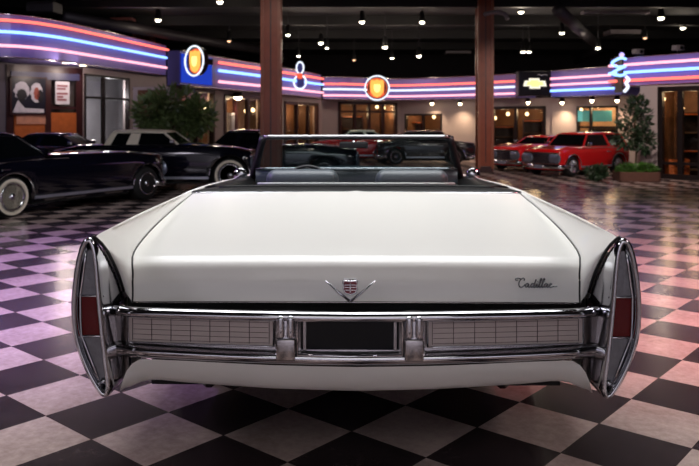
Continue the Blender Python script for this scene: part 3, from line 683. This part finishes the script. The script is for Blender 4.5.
    for sd in (-1, 1):
        for q in (.58, .77):
            h = mk('headlamp', lathe([(0, 0), (hr, 0), (hr, .03), (hr*.8, .045), (0, .05)], 18), pm('headlamp_glass', (120, 126, 142), .08, .6), c, True); h.location = (xs1+.008, sd*hw*q, (gz0+gz1)/2); h.rotation_euler = (0, math.pi/2, 0)
        mk('tail_lamp', box(xs0-.025, xs0+.02, sd*hw*.68-.14*hw, sd*hw*.68+.14*hw, zr2-.16, zr2-.07), M_red, c, bevel=.008)
    mk('number_plate', box(xs1+.09, xs1+.10, -.12, .12, R*.9-.03, R*.9+.05), pm('plate_grey', (110, 112, 130), .4), c)
    return c

# long-nosed black coupe, near left, heading away to the right
w1, w2 = P(9, 9.98), P(144, 12.2); hd = (w2-w1).normalized(); rz = math.atan2(hd.y, hd.x); wbase = (w2-w1).length
L1 = wbase+.42+.95; Wd1 = 1.46
nrm = Vector((hd.y, -hd.x))    # outward on the near (right) side
mid = (w1+w2)/2; ctr = w1+hd*(wbase+.44-L1/2)-nrm*(Wd1/2-.10)
xr_ = -L1/2+(L1-.44-wbase); xf_ = xr_+wbase
bg_car('vintage_car', 'long-nosed black coupe with whitewall tyre, cut off by the left edge', 'car', ctr, rz, L1, Wd1, xf_, xr_, .275,
       [(-L1/2, .70), (xr_, .79), (xr_+.5, .80), (xf_-.3, .79), (L1/2-.1, .74), (L1/2, .70)], (xr_+.62, xr_+.22, xr_-.35, xr_-.85, 1.10), M_blackcar, M_blackcar, 'rear', 'vintage cars', cp=.06)
# white-roofed black car
xa, xb = P(60, 14).x, P(250, 13.5).x; L2 = xb-xa; cx2 = (xa+xb)/2; Y2 = 14.1
bg_car('vintage_car', 'black hardtop car with cream vinyl roof and whitewall tyres, side on', 'car', (cx2, Y2), 0, L2, 1.26, P(230, 13.5).x-cx2, P(230, 13.5).x-cx2-2.15, .31,
       [(-L2/2, .74), (-L2/2+.5, .84), (-.4, .86), (.75, .86), (L2/2-.3, .80), (L2/2, .74)], (P(181, 13.8).x-cx2, P(168, 13.9).x-cx2, P(116, 13.9).x-cx2, P(108, 13.8).x-cx2, Zp(131.5, 13.9)), M_blackcar, M_vinyl, True, 'vintage cars', cp=.2)
bg_car('vintage_car', 'dark blue car half hidden behind the long-nosed coupe, below the posters', 'car', (P(60, 15.75).x, 15.75), 0, 3.3, 1.34, 1.0, -1.0, .27,
       [(-1.65, .70), (-1, .78), (.8, .78), (1.65, .70)], (.55, .22, -.5, -.85, 1.02), M_bluecar, M_bluecar, False, 'vintage cars', cp=.08)
bg_car('vintage_car', 'dark car parked behind the cream-roofed car, left of the near pillar', 'car', (-1.5, 15.75), 0, 3.3, 1.34, 1.0, -1.05, .27,
       [(-1.65, .70), (-1, .80), (.8, .80), (1.65, .70)], (-.05, -.38, -1.0, -1.35, 1.08), M_blackcar, M_blackcar, False, 'vintage cars', cp=.1)
bg_car('vintage_car', 'dark grey car with chrome strips seen between windshield and far pillar', 'car', (P(474, 22.4).x-1.45, 22.75), 0, 2.9, 1.2, .85, -.9, .25,
       [(-1.45, .64), (-.9, .72), (.8, .72), (1.45, .64)], (.75, .5, -.6, -1.0, .98), M_greycar, M_greycar, False, 'vintage cars', cp=.1)
bg_car('vintage_car', 'red car parked by the back wall, seen through the convertible windshield', 'car', (.2, 24.0), math.pi, 2.8, 1.1, .85, -.85, .25,
       [(-1.4, .62), (-.9, .72), (.8, .70), (1.4, .62)], (.5, .2, -.6, -1.0, .98), M_redcar, pm('pale_green_roof', (170, 196, 188), .4), False, 'vintage cars', cp=.1)
def red_car(label, corner, al, L, Wd, R, top, gh, roofm):
    h = Vector((-math.cos(al), -math.sin(al))); lf = Vector((-h.y, h.x))     # left of heading
    # visible side is the car's left (towards +x, -y)
    near = Vector(corner); ctr = near-h*(L/2)-lf*(Wd/2)
    return bg_car('vintage_car', label, 'car', ctr, math.atan2(h.y, h.x), L, Wd, L/2-.42, -L/2+.50, R, top, gh, M_redcar, roofm, False, 'vintage cars', cp=.08)
red_car('bright red station wagon with chrome front, beside the planter at the right', P(562, 17.2), math.radians(35), 2.65, 1.22, .235,
        [(-1.33, .68), (0, .70), (.9, .68), (1.33, .61)], (.45, .2, -1.12, -1.25, .99), M_redcar)
red_car('red car with blue-grey chrome nose standing behind the wagon, partly hidden', P(521, 19.1), math.radians(35), 2.4, 1.16, .235,
        [(-1.2, .64), (0, .68), (.8, .68), (1.2, .60)], (.15, -.1, -.6, -.85, .88), M_redcar)

# ------------------------------------------------------------------ the white convertible
C0 = thing('convertible_car', 'big white convertible with top down, seen from behind in the foreground', 'car', (.020, 2.585, 0), -math.radians(.6))
K = 289.75
def lx(px): return (px-354.5)/K
def lz(py): return CH-(py-HY)/K
# outline of the tail lamp pod, left side (mirrored for the right one)
POD = [(89.5, 237.8), (94, 238.8), (97.5, 244), (100.3, 256), (102.2, 275), (103.8, 297), (106, 321), (109.3, 350), (112.3, 373), (113.2, 386), (109.5, 395), (102, 394), (93.5, 382.5), (85.2, 367), (77.6, 347.5), (73, 325), (72.5, 301), (75, 275), (79, 254), (83.5, 242)]
def smooth_poly(poly, n=56):
    N = len(poly); out = []
    for k in range(n):
        t = k/n*N; i = int(t); u = t-i; q = [Vector((*poly[(i+j-1) % N], 0)) for j in range(4)]; a, b, c, d = q
        out.append(.5*((2*b)+(c-a)*u+(2*a-5*b+4*c-d)*u*u+(3*b-a-3*c+d)*u**3))
    return [(p.x, p.y) for p in out]
POD = smooth_poly([(px-2.2, py) for px, py in POD])
cxp = sum(p[0] for p in POD)/len(POD); czp = sum(p[1] for p in POD)/len(POD)
def inset(poly, d):
    n = len(poly); out = []
    for i in range(n):
        a, b = Vector(poly[i-1]), Vector(poly[(i+1) % n]); t = (b-a).normalized(); nn = Vector((-t.y, t.x)); c = Vector((cxp, czp))-Vector(poly[i])
        # fixed-distance inset, sense towards the centre
        if nn.dot(c) < 0: nn = -nn
        out.append((poly[i][0]+nn.x*d, poly[i][1]+nn.y*d))
    return out
for sd in (-1, 1):
    def Q(px, py, y): return Vector((-sd*lx(px)*1.007, y, lz(py)-.012*max(0, (py-320)/75)))
    def ring(poly, y): return [Q(px, py, y) for px, py in poly]
    def clipr(poly, y):
        zm = lerp([.02, .045, .085, .125, .17, .205, .225], [.862, .832, .797, .752, .704, .655, .62], y)
        return [Vector((p.x, p.y, min(p.z, zm))) for p in ring(poly, y)]
    pod = mk('tail_lamp_housing', grid([clipr(inset(POD, .6), .24), *[clipr(POD, .216-.012*q) for q in range(17)], ring(POD, .012), ring(inset(POD, 1.2), 0), ring(inset(POD, 3.4), -.006), ring(inset(POD, 5.2), -.002), ring(inset(POD, 6.2), .010), ring(inset(POD, 6.6), .045)], cv=True), M_chrome, C0, True)
    inn = inset(POD, 6.2)
    mk('lamp_bowl', loft([ring(inn, .05), ring(inn, .045)]), M_black, pod)
    # three lens sections, split at the two chrome bars
    def divx(py): return lerp([250, 298, 335, 384], [87, 80.5, 81, 101], py)-2.2
    def sect(y0, y1, xin=None):
        L_, R_ = [], []
        for k in range(9):
            yy = y0+(y1-y0)*k/8
            xs = []
            for i in range(len(inn)):
                (x1, z1), (x2, z2) = inn[i], inn[(i+1) % len(inn)]
                if (z1-yy)*(z2-yy) <= 0 and z1 != z2: xs.append(x1+(x2-x1)*(yy-z1)/(z2-z1))
            if len(xs) < 2: continue
            d_ = max(min(xs), divx(yy)+1.0)
            if d_ < max(xs)-.5: L_.append((d_, yy)); R_.append((max(xs), yy))
        return L_+R_[::-1]
    for nm, y0, y1, m in (('clear_lens', 252, 296.8, M_clear), ('red_lens', 299.2, 336.6, M_red), ('clear_lens', 339, 385, M_clear)):
        pl = sect(y0, y1)
        o = mk(nm, loft([[Q(x, z, .040) for x, z in pl], [Q(x, z, .022) for x, z in pl]]), m, pod)
        if nm == 'red_lens': o['label'] = 'red middle section'
    mk('lens_divider', tube([Q(divx(py), py, .018) for py in (250, 265, 280, 298, 318, 337, 350, 365, 384)], .0042, 6), M_chrome, pod, True)
    for yy in (298, 337.8):
        mk('cross_bar', tube([Q(76.5 if yy < 310 else 80, yy, .020), Q(102 if yy < 310 else 105, yy, .020)], .004, 6), M_chrome, pod, True)
    mk('reverse_bulb', lathe([(0, -.012), (.012, -.006), (.014, .006), (0, .01)], 12, 'y'), M_chrome, pod, True).location = Q(102, 381, .018)

# curves: A = fin ridge then trim line round the pod; B = trunk lid edge
def podin(py):     # inner edge (towards the car centre) of the pod outline at image row py
    xs = []
    for i in range(len(POD)):
        (x1, z1), (x2, z2) = POD[i], POD[(i+1) % len(POD)]
        if (z1-py)*(z2-py) <= 0 and z1 != z2: xs.append(x1+(x2-x1)*(py-z1)/(z2-z1))
    return max(xs)
RID = [(1.70, .955, .874), (1.2, .948, .874), (.74, .940, .874), (.35, .925, .873), (.08, .913, .872)]
TRIM = [(Vector((-lx(podin(py))*1.007-.006, y, lz(py)))) for py, y in ((239, .02), (246, .045), (256, .085), (268, .125), (282, .17), (296, .205), (306, .225))]
A_ = [Vector((x, y, z)) for y, x, z in RID]+TRIM
B_ = [Vector((x, y, z)) for y, x, z in ((1.66, .925, .866), (1.2, .922, .830), (.75, .905, .796), (.42, .878, .768), (.29, .858, .752), (.245, .845, .728), (.228, .838, .700), (.215, .835, .67), (.21, .833, .64), (.205, .832, .615), (.20, .832, .600))]
def resamp(c, n, split, ns):
    a = spline(c[:split], ns); b = spline(c[split-1:], n-ns+1); return a+b[1:]
NA = 40
Ar = resamp(A_, NA, 5, 22); Br = resamp(B_, NA, 5, 22)
for sd in (-1, 1):
    rows = []
    for a, b in zip(Ar, Br):
        r = []
        for k in range(9):
            t = k/8; p = a.lerp(b, t)
            out = Vector((.55, -.3, .8)).normalized()
            if a.y < .3: bul = .004*math.sin(math.pi*t)
            else: bul = .012*math.sin(math.pi*t)
            if k == 8: p = b+Vector((.004, 0, 0))
            p = p+out*bul
            r.append(Vector((sd*p.x, p.y, p.z)))
        rows.append(r)
    mk('rear_quarter', grid(rows), M_white, C0, True)
    mk('quarter_trim', tube([Vector((sd*p.x, p.y-.004, p.z)) for p in resamp([Vector((.913, .012, .8735))]+TRIM, 24, 3, 6)], .006, 6), M_black, C0, True)
    mk('shut_line', tube([Vector((sd*(p.x+.002), p.y+.005, p.z-.006)) for p in Br], .0045, 6), M_black, C0, True)
# trunk lid
rows = []
for p in Br:
    r = []
    for k in range(41):
        t = -1+2*k/40; xe = p.x-.003; x = t*xe; c = 1-t*t
        y = p.y-.035*c*(1 if p.y < .5 else max(0, 1-(p.y-.5)/.6)); z = p.z+.010*c
        if p.y > .35: z += .004*math.exp(-(x/.018)**2)
        r.append(Vector((x, y, z)))
    rows.append(r)
lid = mk('trunk_lid', grid(rows), M_white, C0, True)
mk('lid_lower_edge', tube([q+Vector((0, -.001, -.002)) for q in rows[-1]], .004, 6), M_chromeb, lid, True)
mk('gap_shade_panel', grid([[Vector((x, .232-.035*(1-(x/.85)**2), z)) for x in [-.86+1.72*i/12 for i in range(13)]] for z in (.66, .50)]), M_under, C0)  # black sheet standing for the shadowed gap below the lid
# emblem
ex = lx(349)
def zface(py): return CH-(py-HY)*(2.585+.17)/F
em = mk('wing_emblem', J(*[tube([Vector((ex+q*.092, .176, zface(281))), Vector((ex+q*.045, .166, zface(291.5))), Vector((ex, .158, zface(300.5)))], [.002, .0042, .0055], 6) for q in (-1, 1)]), M_chrome, lid, True)
cz0 = zface(286.5)
SH = [(-.030, .020), (-.024, .026), (0, .024), (.024, .026), (.030, .020), (.026, .008), (.029, -.008), (.022, -.022), (0, -.030), (-.022, -.022), (-.029, -.008), (-.026, .008)]
cr = mk('crest_rim', prism([(ex+x*.98, cz0+z) for x, z in SH], .156, .184), M_chrome, lid, bevel=.002)
mk('crest_shield', prism([(ex+x*.80, cz0+z*.80) for x, z in SH], .152, .158), M_cherry, cr)
mk('crest_bars', J(*[box(ex-.02, ex+.02, .149, .153, cz0+z-.0018, cz0+z+.0018) for z in (.010, .001, -.009)], box(ex-.002, ex+.002, .149, .153, cz0-.018, cz0+.016)), M_chrome, cr)
mk('crest_crown', J(*[xf(lathe([(0, -.005), (.005, 0), (0, .005)], 8), Matrix.Translation((ex-.02+.01*i, .162, cz0+.026))) for i in range(5)]), M_chrome, cr, True)
# script badge, one continuous pen line per letter group
sx0, sz0, S = .588, zface(288.5), .00372
STROKES = [[(3.4, 7.2), (1.6, 7.4), (1.4, 8.8), (3.6, 9.3), (6.2, 8.6)], [(9.6, 6.8), (10, 8.6), (8.4, 9.2), (6, 7.6), (4.5, 4.6), (4.7, 1.6), (6.6, .3), (9.2, 1.6), (10.6, 3.2)],
           [(14, 3.6), (12.4, 3.9), (10.9, 2.2), (11.4, .5), (13, 1.3), (14.3, 3.8), (13.7, 1), (14.7, .4), (16.2, 2)],
           [(19.4, 3.6), (17.6, 3.8), (16.3, 2), (16.9, .5), (18.4, 1.2), (20, 4), (21.6, 8.2), (19.2, 1), (20.2, .4), (21.7, 2.2), (22.5, 3.8), (22, 1), (22.9, .4), (24, 2), (27, 8), (26, 8.4), (24.6, 1), (25.5, .4), (26.8, 2), (30, 8), (29, 8.4), (27.4, 1), (28.4, .4), (29.6, 2)],
           [(32.6, 3.6), (31, 3.9), (29.6, 2), (30, .5), (31.4, 1.2), (33, 3.8), (32.2, 1), (33.2, .4), (34.6, 2), (37, 3.6), (35.6, 3.8), (34.6, 1.6), (35.6, .3), (38, 1), (42.5, 1.4)]]
mk('script_badge', J(*[tube(spline([Vector((sx0+x*S, .192, sz0+z*S)) for x, z in st], 12*len(st)//2), .0026, 5) for st in STROKES], tube([Vector((sx0+23.2*S, .192, sz0+5.6*S)), Vector((sx0+23.6*S, .192, sz0+6.0*S))], .003, 5)), pm('badge_chrome', (110, 110, 112), .2, 1), lid, True)

# bumper ------------------------------------------------------------
def by(x): return .085-.065*(1-(abs(x)/.86)**1.6)      # plan bow of the bumper
XS = [-.868+1.736*i/48 for i in range(49)]
mk('bumper_upper_bar', tube([Vector((x, by(x)+.018*max(0, (abs(x)-.78)/.088), .592)) for x in XS], [.028-.014*max(0, (abs(x)-.78)/.088) for x in XS], 12, rz=.018), M_chrome, C0, True)
lowr = []
for x in XS:
    y = by(x); dz = -.012*(1-(x/.868)**2)
    lowr.append([Vector((x, y+.01+(dy-.01)*(1-.8*max(0, min(1, (abs(x)-.76)/.09))), z+dz)) for dy, z in ((.03, .4765), (-.004, .4760), (-.022, .4690), (-.024, .4560), (-.012, .4410), (.012, .4290), (.05, .4230))])
mk('bumper_lower_bar', grid(lowr), M_chrome, C0, True)
mk('bumper_face', grid([[Vector((x, by(x)+.028, z)) for x in XS] for z in (.60, .53, .46)]), M_chromeb, C0, True)
gx = lx(349)*1.0
for sd in (-1, 1):
    x0, x1 = (gx+sd*.268, gx+sd*.795) if sd < 0 else (gx+sd*.272, gx+sd*.83)
    n = 28; xs = [x0+(x1-x0)*i/n for i in range(n+1)]
    pan = mk('reflector_panel', loft([[Vector((x, by(x)+.022, .5755)), Vector((x, by(x)+.014, .572)), Vector((x, by(x)+.014, .4845)), Vector((x, by(x)+.022, .481))] for x in xs]), pm('satin_panel', (196, 184, 180), .4, .35, .06, 40), C0)
    ln = []
    for i in range(8):
        x = x0+(x1-x0)*(.03+.94*i/7); ln.append(box(x-.0011, x+.0011, by(x)+.011, by(x)+.016, .490, .568))
    mk('panel_ribs', J(*ln, *[tube([Vector((x, by(x)+.0125, z)) for x in xs[1:-1]],   .0008, 4) for z in (.493, .511, .529, .547, .565)]), pm('panel_groove', (84, 74, 72), .5), pan)
    mk('panel_rim', tube([Vector((x, by(x)+.010, z)) for x, z in [(x, .575) for x in xs]+[(x, .482) for x in reversed(xs)]], .0035, 6, True), M_chrome, pan, True)
    # guard
    g0 = gx+sd*.222; gw = .037; yb = by(g0)-.022
    gd = mk('bumper_guard', box(g0-gw, g0+gw, yb+.004, yb+.06, .438, .606), M_chrome, C0, True, bevel=.012, seg=3)
    for q in (-1, 1): mk('guard_lobe', box(g0+q*.017-.013, g0+q*.017+.013, yb-.016, yb+.02, .522, .600), M_chrome, gd, True, bevel=.011, seg=4)
    mk('guard_block', box(g0-.033, g0+.033, yb-.010, yb+.02, .444, .520), M_chromeb, gd, True, bevel=.005)
# plate recess
rec = mk('plate_recess', J(box(gx-.184, gx+.184, .055, .065, .458, .588), box(gx-.184, gx+.184, .012, .06, .580, .588), box(gx-.184, gx+.184, .012, .06, .458, .464)), M_under, C0)
mk('recess_frame', tube([Vector((gx+x, .006, z)) for x, z in ((-.180, .584), (0, .5845), (.180, .584), (.183, .55), (.180, .464), (0, .458), (-.180, .464), (-.183, .55))], .0055, 6, True), M_chrome, rec, True)
mk('plate_glass', box(gx-.172, gx+.172, .046, .05, .470, .578), pm('smoked_plate', (7, 7, 10), .3, 0, .3, 5, spec=.25), rec)
for sd in (-1, 1): mk('plate_bracket', box(gx+sd*.158-.005, gx+sd*.158+.005, .03, .05, .472, .575), M_chromeb, rec)
# valance
vx = [-.840, -.835, -.828, -.815, -.795, -.77, -.74, -.70, -.6, -.45, -.3, -.15, 0]; vx = vx+[-x for x in reversed(vx[:-1])]
rows = []
for x in vx:
    q = abs(x); zt = lerp([0, .3, .6, .745, .78, .805, .822, .835, .84], [.419, .421, .427, .428, .424, .40, .372, .330, .312], q); zb = lerp([0, .3, .6, .70, .74, .77, .795, .815, .84], [.315, .319, .330, .336, .335, .328, .317, .308, .303], q); zb = min(zb, zt-.004)
    rows.append([Vector((x, by(x)-.004+.05*t*t, zt+(zb-zt)*t)) for t in (0, .2, .4, .6, .8, .95)]+[Vector((x, by(x)+.09, zb-.002))])
mk('valance', grid(rows), M_white, C0, True)
for sd in (-1, 1):
    mk('bumper_end', grid([[Vector((sd*x, y, z)) for z in (.61, .53, .45, .40, .345)] for x, y in ((.865, .24), (.862, .14), (.845, .105), (.815, .10))]), M_chromeb, C0, True)
# body sides, whole length
YS = [.24, .5, .8, 1.2, 1.7, 2.2, 2.7, 3.2, 3.7, 4.24, 4.26, 4.98, 5.0, 5.2, 5.36, 5.42]
for sd in (-1, 1):
    rows = []
    for y in YS:
        xr = lerp([0, .74, 1.7, 3.7, 5, 5.42], [.915, .940, .955, .955, .94, .90], y); xm = lerp([0, .5, 1.2, 4.6, 5.42], [.955, .975, .995, .995, .95], y)
        zr = lerp([0, 1.7, 2.2, 2.8, 3.4, 4.2, 5.42], [.873, .874, .864, .842, .82, .805, .76], y); zl = .62 if 4.25 < y < 4.99 else .27
        zl = .36 if y < .4 else zl
        rows.append([Vector((sd*xq, y, z)) for xq, z in ((xr-.012, zr-.001), (xr, zr-.003), (xr+.012, zr-.02), (xr*.4+xm*.6, zr-.09), (xm, .66), (xm, max(zl, .5)), (xm-.02, max(zl, .38)), (xm-.07, zl))])
    mk('body_side', grid(rows), M_white, C0, True)
    mk('side_moulding', tube([(sd*(lerp([0, .5, 1.2, 4.6, 5.42], [.955, .975, .995, .995, .95], y)+.002), y, .42) for y in (.3, 1, 2, 3, 4.2)], .008, 6), M_chrome, C0, True)
    mk('door_sill', grid([[Vector((sd*x, y, z)) for x, z in ((.945, lerp([2.05, 3.5], [.870, .822], y)), (.90, lerp([2.05, 3.5], [.880, .832], y)), (.85, lerp([2.05, 3.5], [.876, .828], y)), (.81, lerp([2.05, 3.5], [.855, .806], y)), (.79, .60))] for y in (2.05, 2.6, 3.1, 3.5)]), M_boot, C0, True)
    ro = mk('ridge_cap', tube([Vector((sd*(x-.008), y, z-.004)) for y, x, z in [(1.6, .955, .874), (2.2, .955, .866), (2.8, .955, .844), (3.4, .955, .822)]], .010, 8), M_white, C0, True)
mk('hood', grid([[Vector((x, y, lerp([3.62, 4.2, 5.42], [.822, .806, .752], y)+.022*(1-(x/.95)**2))) for x in [-.945+1.89*i/14 for i in range(15)]] for y in (3.62, 4, 4.5, 5, 5.35, 5.42)]), M_white, C0, True)
mk('front_panel', box(-.90, .90, 5.36, 5.42, .45, .75), M_chromeb, C0, bevel=.02)
mk('front_bumper', tube([(-.98, 5.2, .45), (-.9, 5.45, .45), (0, 5.52, .45), (.9, 5.45, .45), (.98, 5.2, .45)], .05, 10), M_chrome, C0, True)
mk('underbody', J(box(-.80, .80, .35, 5.3, .24, .36), box(-.84, .84, .26, 1.62, .37, .58), box(-.8, .8, 3.55, 5.3, .3, .7)), M_under, C0)
mk('cabin_floor', box(-.80, .80, 1.6, 3.6, .34, .40), M_dash, C0)
for x in (-.55, .55):
    t = mk('exhaust_pipe', tube([(x, .22, .30), (x, .7, .30)], .028, 10), M_chromeb, C0, True)
for yw in (1.32, 4.62):
    for sd in (-1, 1):
        r = .345; ww = .2
        ty = mk('wheel', lathe([(r*.6, -ww/2), (r*.92, -ww/2), (r, -ww*.3), (r, ww*.3), (r*.92, ww/2), (r*.6, ww/2)], 32, 'z'), M_rubber, C0, True); ty.location = (sd*.78, yw, r); ty.rotation_euler = (0, math.pi/2, 0)
        mk('hubcap', lathe([(0, .05), (.12, .05), (.2, .03), (.215, 0), (0, 0)], 24), M_chrome, ty, True).location = (0, 0, sd*.08)
# folded top, seats, windshield
def rbox(x0, x1, y0, y1, z0, z1, r, name, mat, par, seg=4): return mk(name, box(x0, x1, y0, y1, z0, z1), mat, par, True, bevel=r, seg=seg)
bt = []
for i in range(31):
    x = -.935+1.87*i/30; q = abs(x)/.935; e = math.sqrt(max(0, 1-q**6)); y0 = 1.655; y1 = 1.72+.34*e+.04*(1-q*q)
    bt.append([Vector((x, y0, .860)), Vector((x, y0+.006, .870)), Vector((x, y0*.75+y1*.25, .874+.010*e)), Vector((x, y0*.5+y1*.5, .876+.010*e)), Vector((x, y0*.25+y1*.75, .876+.008*e)), Vector((x, y1, .874+.004*e)), Vector((x, y1+.02, .80))])
boot = mk('folded_top_boot', grid(bt), M_boot, C0, True)
mk('boot_moulding', tube([r[0]+Vector((0, -.004, .009)) for r in bt], .005, 6), M_chrome, boot, True)
mk('boot_fold', tube([r[3]+Vector((0, 0, 0)) for r in bt[2:-2]], .010, 8), M_boot, boot, True)
rs_ = rbox(-.66, .66, 2.11, 2.29, .42, .884, .05, 'rear_seat', M_boot, C0)
mk('seat_piping', tube([Vector((-.62+1.24*i/10, 2.12, .882)) for i in range(11)], .008, 6), M_seatl, rs_, True)
rbox(-.66, .66, 2.2, 2.62, .40, .56, .05, 'rear_seat_cushion', M_seat, C0)
for c_ in (-.365, .375):
    s_ = rbox(c_-.245, c_+.245, 2.42, 2.57, .50, .948, .065, 'front_seat', M_seat, C0, 6)
    mk('seat_cushion', box(c_-.26, c_+.26, 2.55, 3.0, .40, .56), M_seat, s_, True, bevel=.06, seg=4)
rows = []
for i in range(21):
    x = -.79+1.58*i/20; q = (x/.79)**2; rows.append([Vector((x, 3.30, .62)), Vector((x, 3.27, .80)), Vector((x, 3.29, .895)), Vector((x, 3.36, .922-.03*q)), Vector((x, 3.55, .905-.03*q)), Vector((x, 3.66-.2*q, .885))])
mk('dashboard', grid(rows), M_dash, C0, True)
mk('dash_trim', tube([r[2]+Vector((0, -.004, .012)) for r in rows], .006, 6), M_chrome, C0, True)
sw = mk('steering_wheel', tube([(.19*math.cos(a), 0, .19*math.sin(a)) for a in [2*math.pi*i/32 for i in range(32)]], .013, 8, True), M_black, C0, True)
sw.location = (-.37, 3.02, .76); sw.rotation_euler = (math.radians(-24), 0, 0)
mk('spoke', J(tube([(-.18, 0, 0), (0, .03, -.02), (.18, 0, 0)], .012, 6), lathe([(0, -.0), (.05, .01), (.05, .04), (0, .05)], 14, 'y')), M_black, sw, True)
mk('steering_column', tube([(0, .03, 0), (0, .30, -.05)], .025, 8), M_black, sw)
def wsp(t, v):       # t -1..1 across, v 0 base..1 header
    q = t*t; b = Vector((t*.83, 3.68-.26*q, .86-.035*q)); h = Vector((t*.715, 3.20-.06*q, 1.148)); return b.lerp(h, v)
ws = mk('windshield_frame', J(tube([wsp(-1+2*i/20, 1.0) for i in range(21)], .016, 8, rz=.012), tube([wsp(-1, v/6) for v in range(7)], .030, 8), tube([wsp(1, v/6) for v in range(7)], .030, 8), tube([wsp(-1+2*i/20, 0) for i in range(21)], .014, 8)), M_black, C0, True)
mk('header_trim', tube([wsp(-1+2*i/20, 1.0)+Vector((0, -.004, .012)) for i in range(21)], .011, 8), M_chrome, ws, True)
mk('windshield_glass', grid([[wsp(-1+2*i/20, v) for i in range(21)] for v in (.02, .3, .6, .98)]), M_wind, ws, True)
mi = mk('rear_view_mirror', box(-.11, .11, -.012, .012, -.024, .024), M_black, ws, bevel=.01); mi.location = (-.02, 3.18, 1.092)
mk('mirror_stem', tube([(0, 0, .02), (0, .03, .05)], .007, 6), M_chrome, mi)
for sd in (-1, 1):
    dm = mk('door_mirror', lathe([(0, .05), (.04, .045), (.055, .01), (.05, 0), (0, 0)], 18, 'y'), M_chrome, C0, True); dm.location = (sd*.90, 3.2, .862)
    mk('mirror_foot', tube([(0, .02, -.02), (0, .03, -.05)], .012, 6), M_chrome, dm)
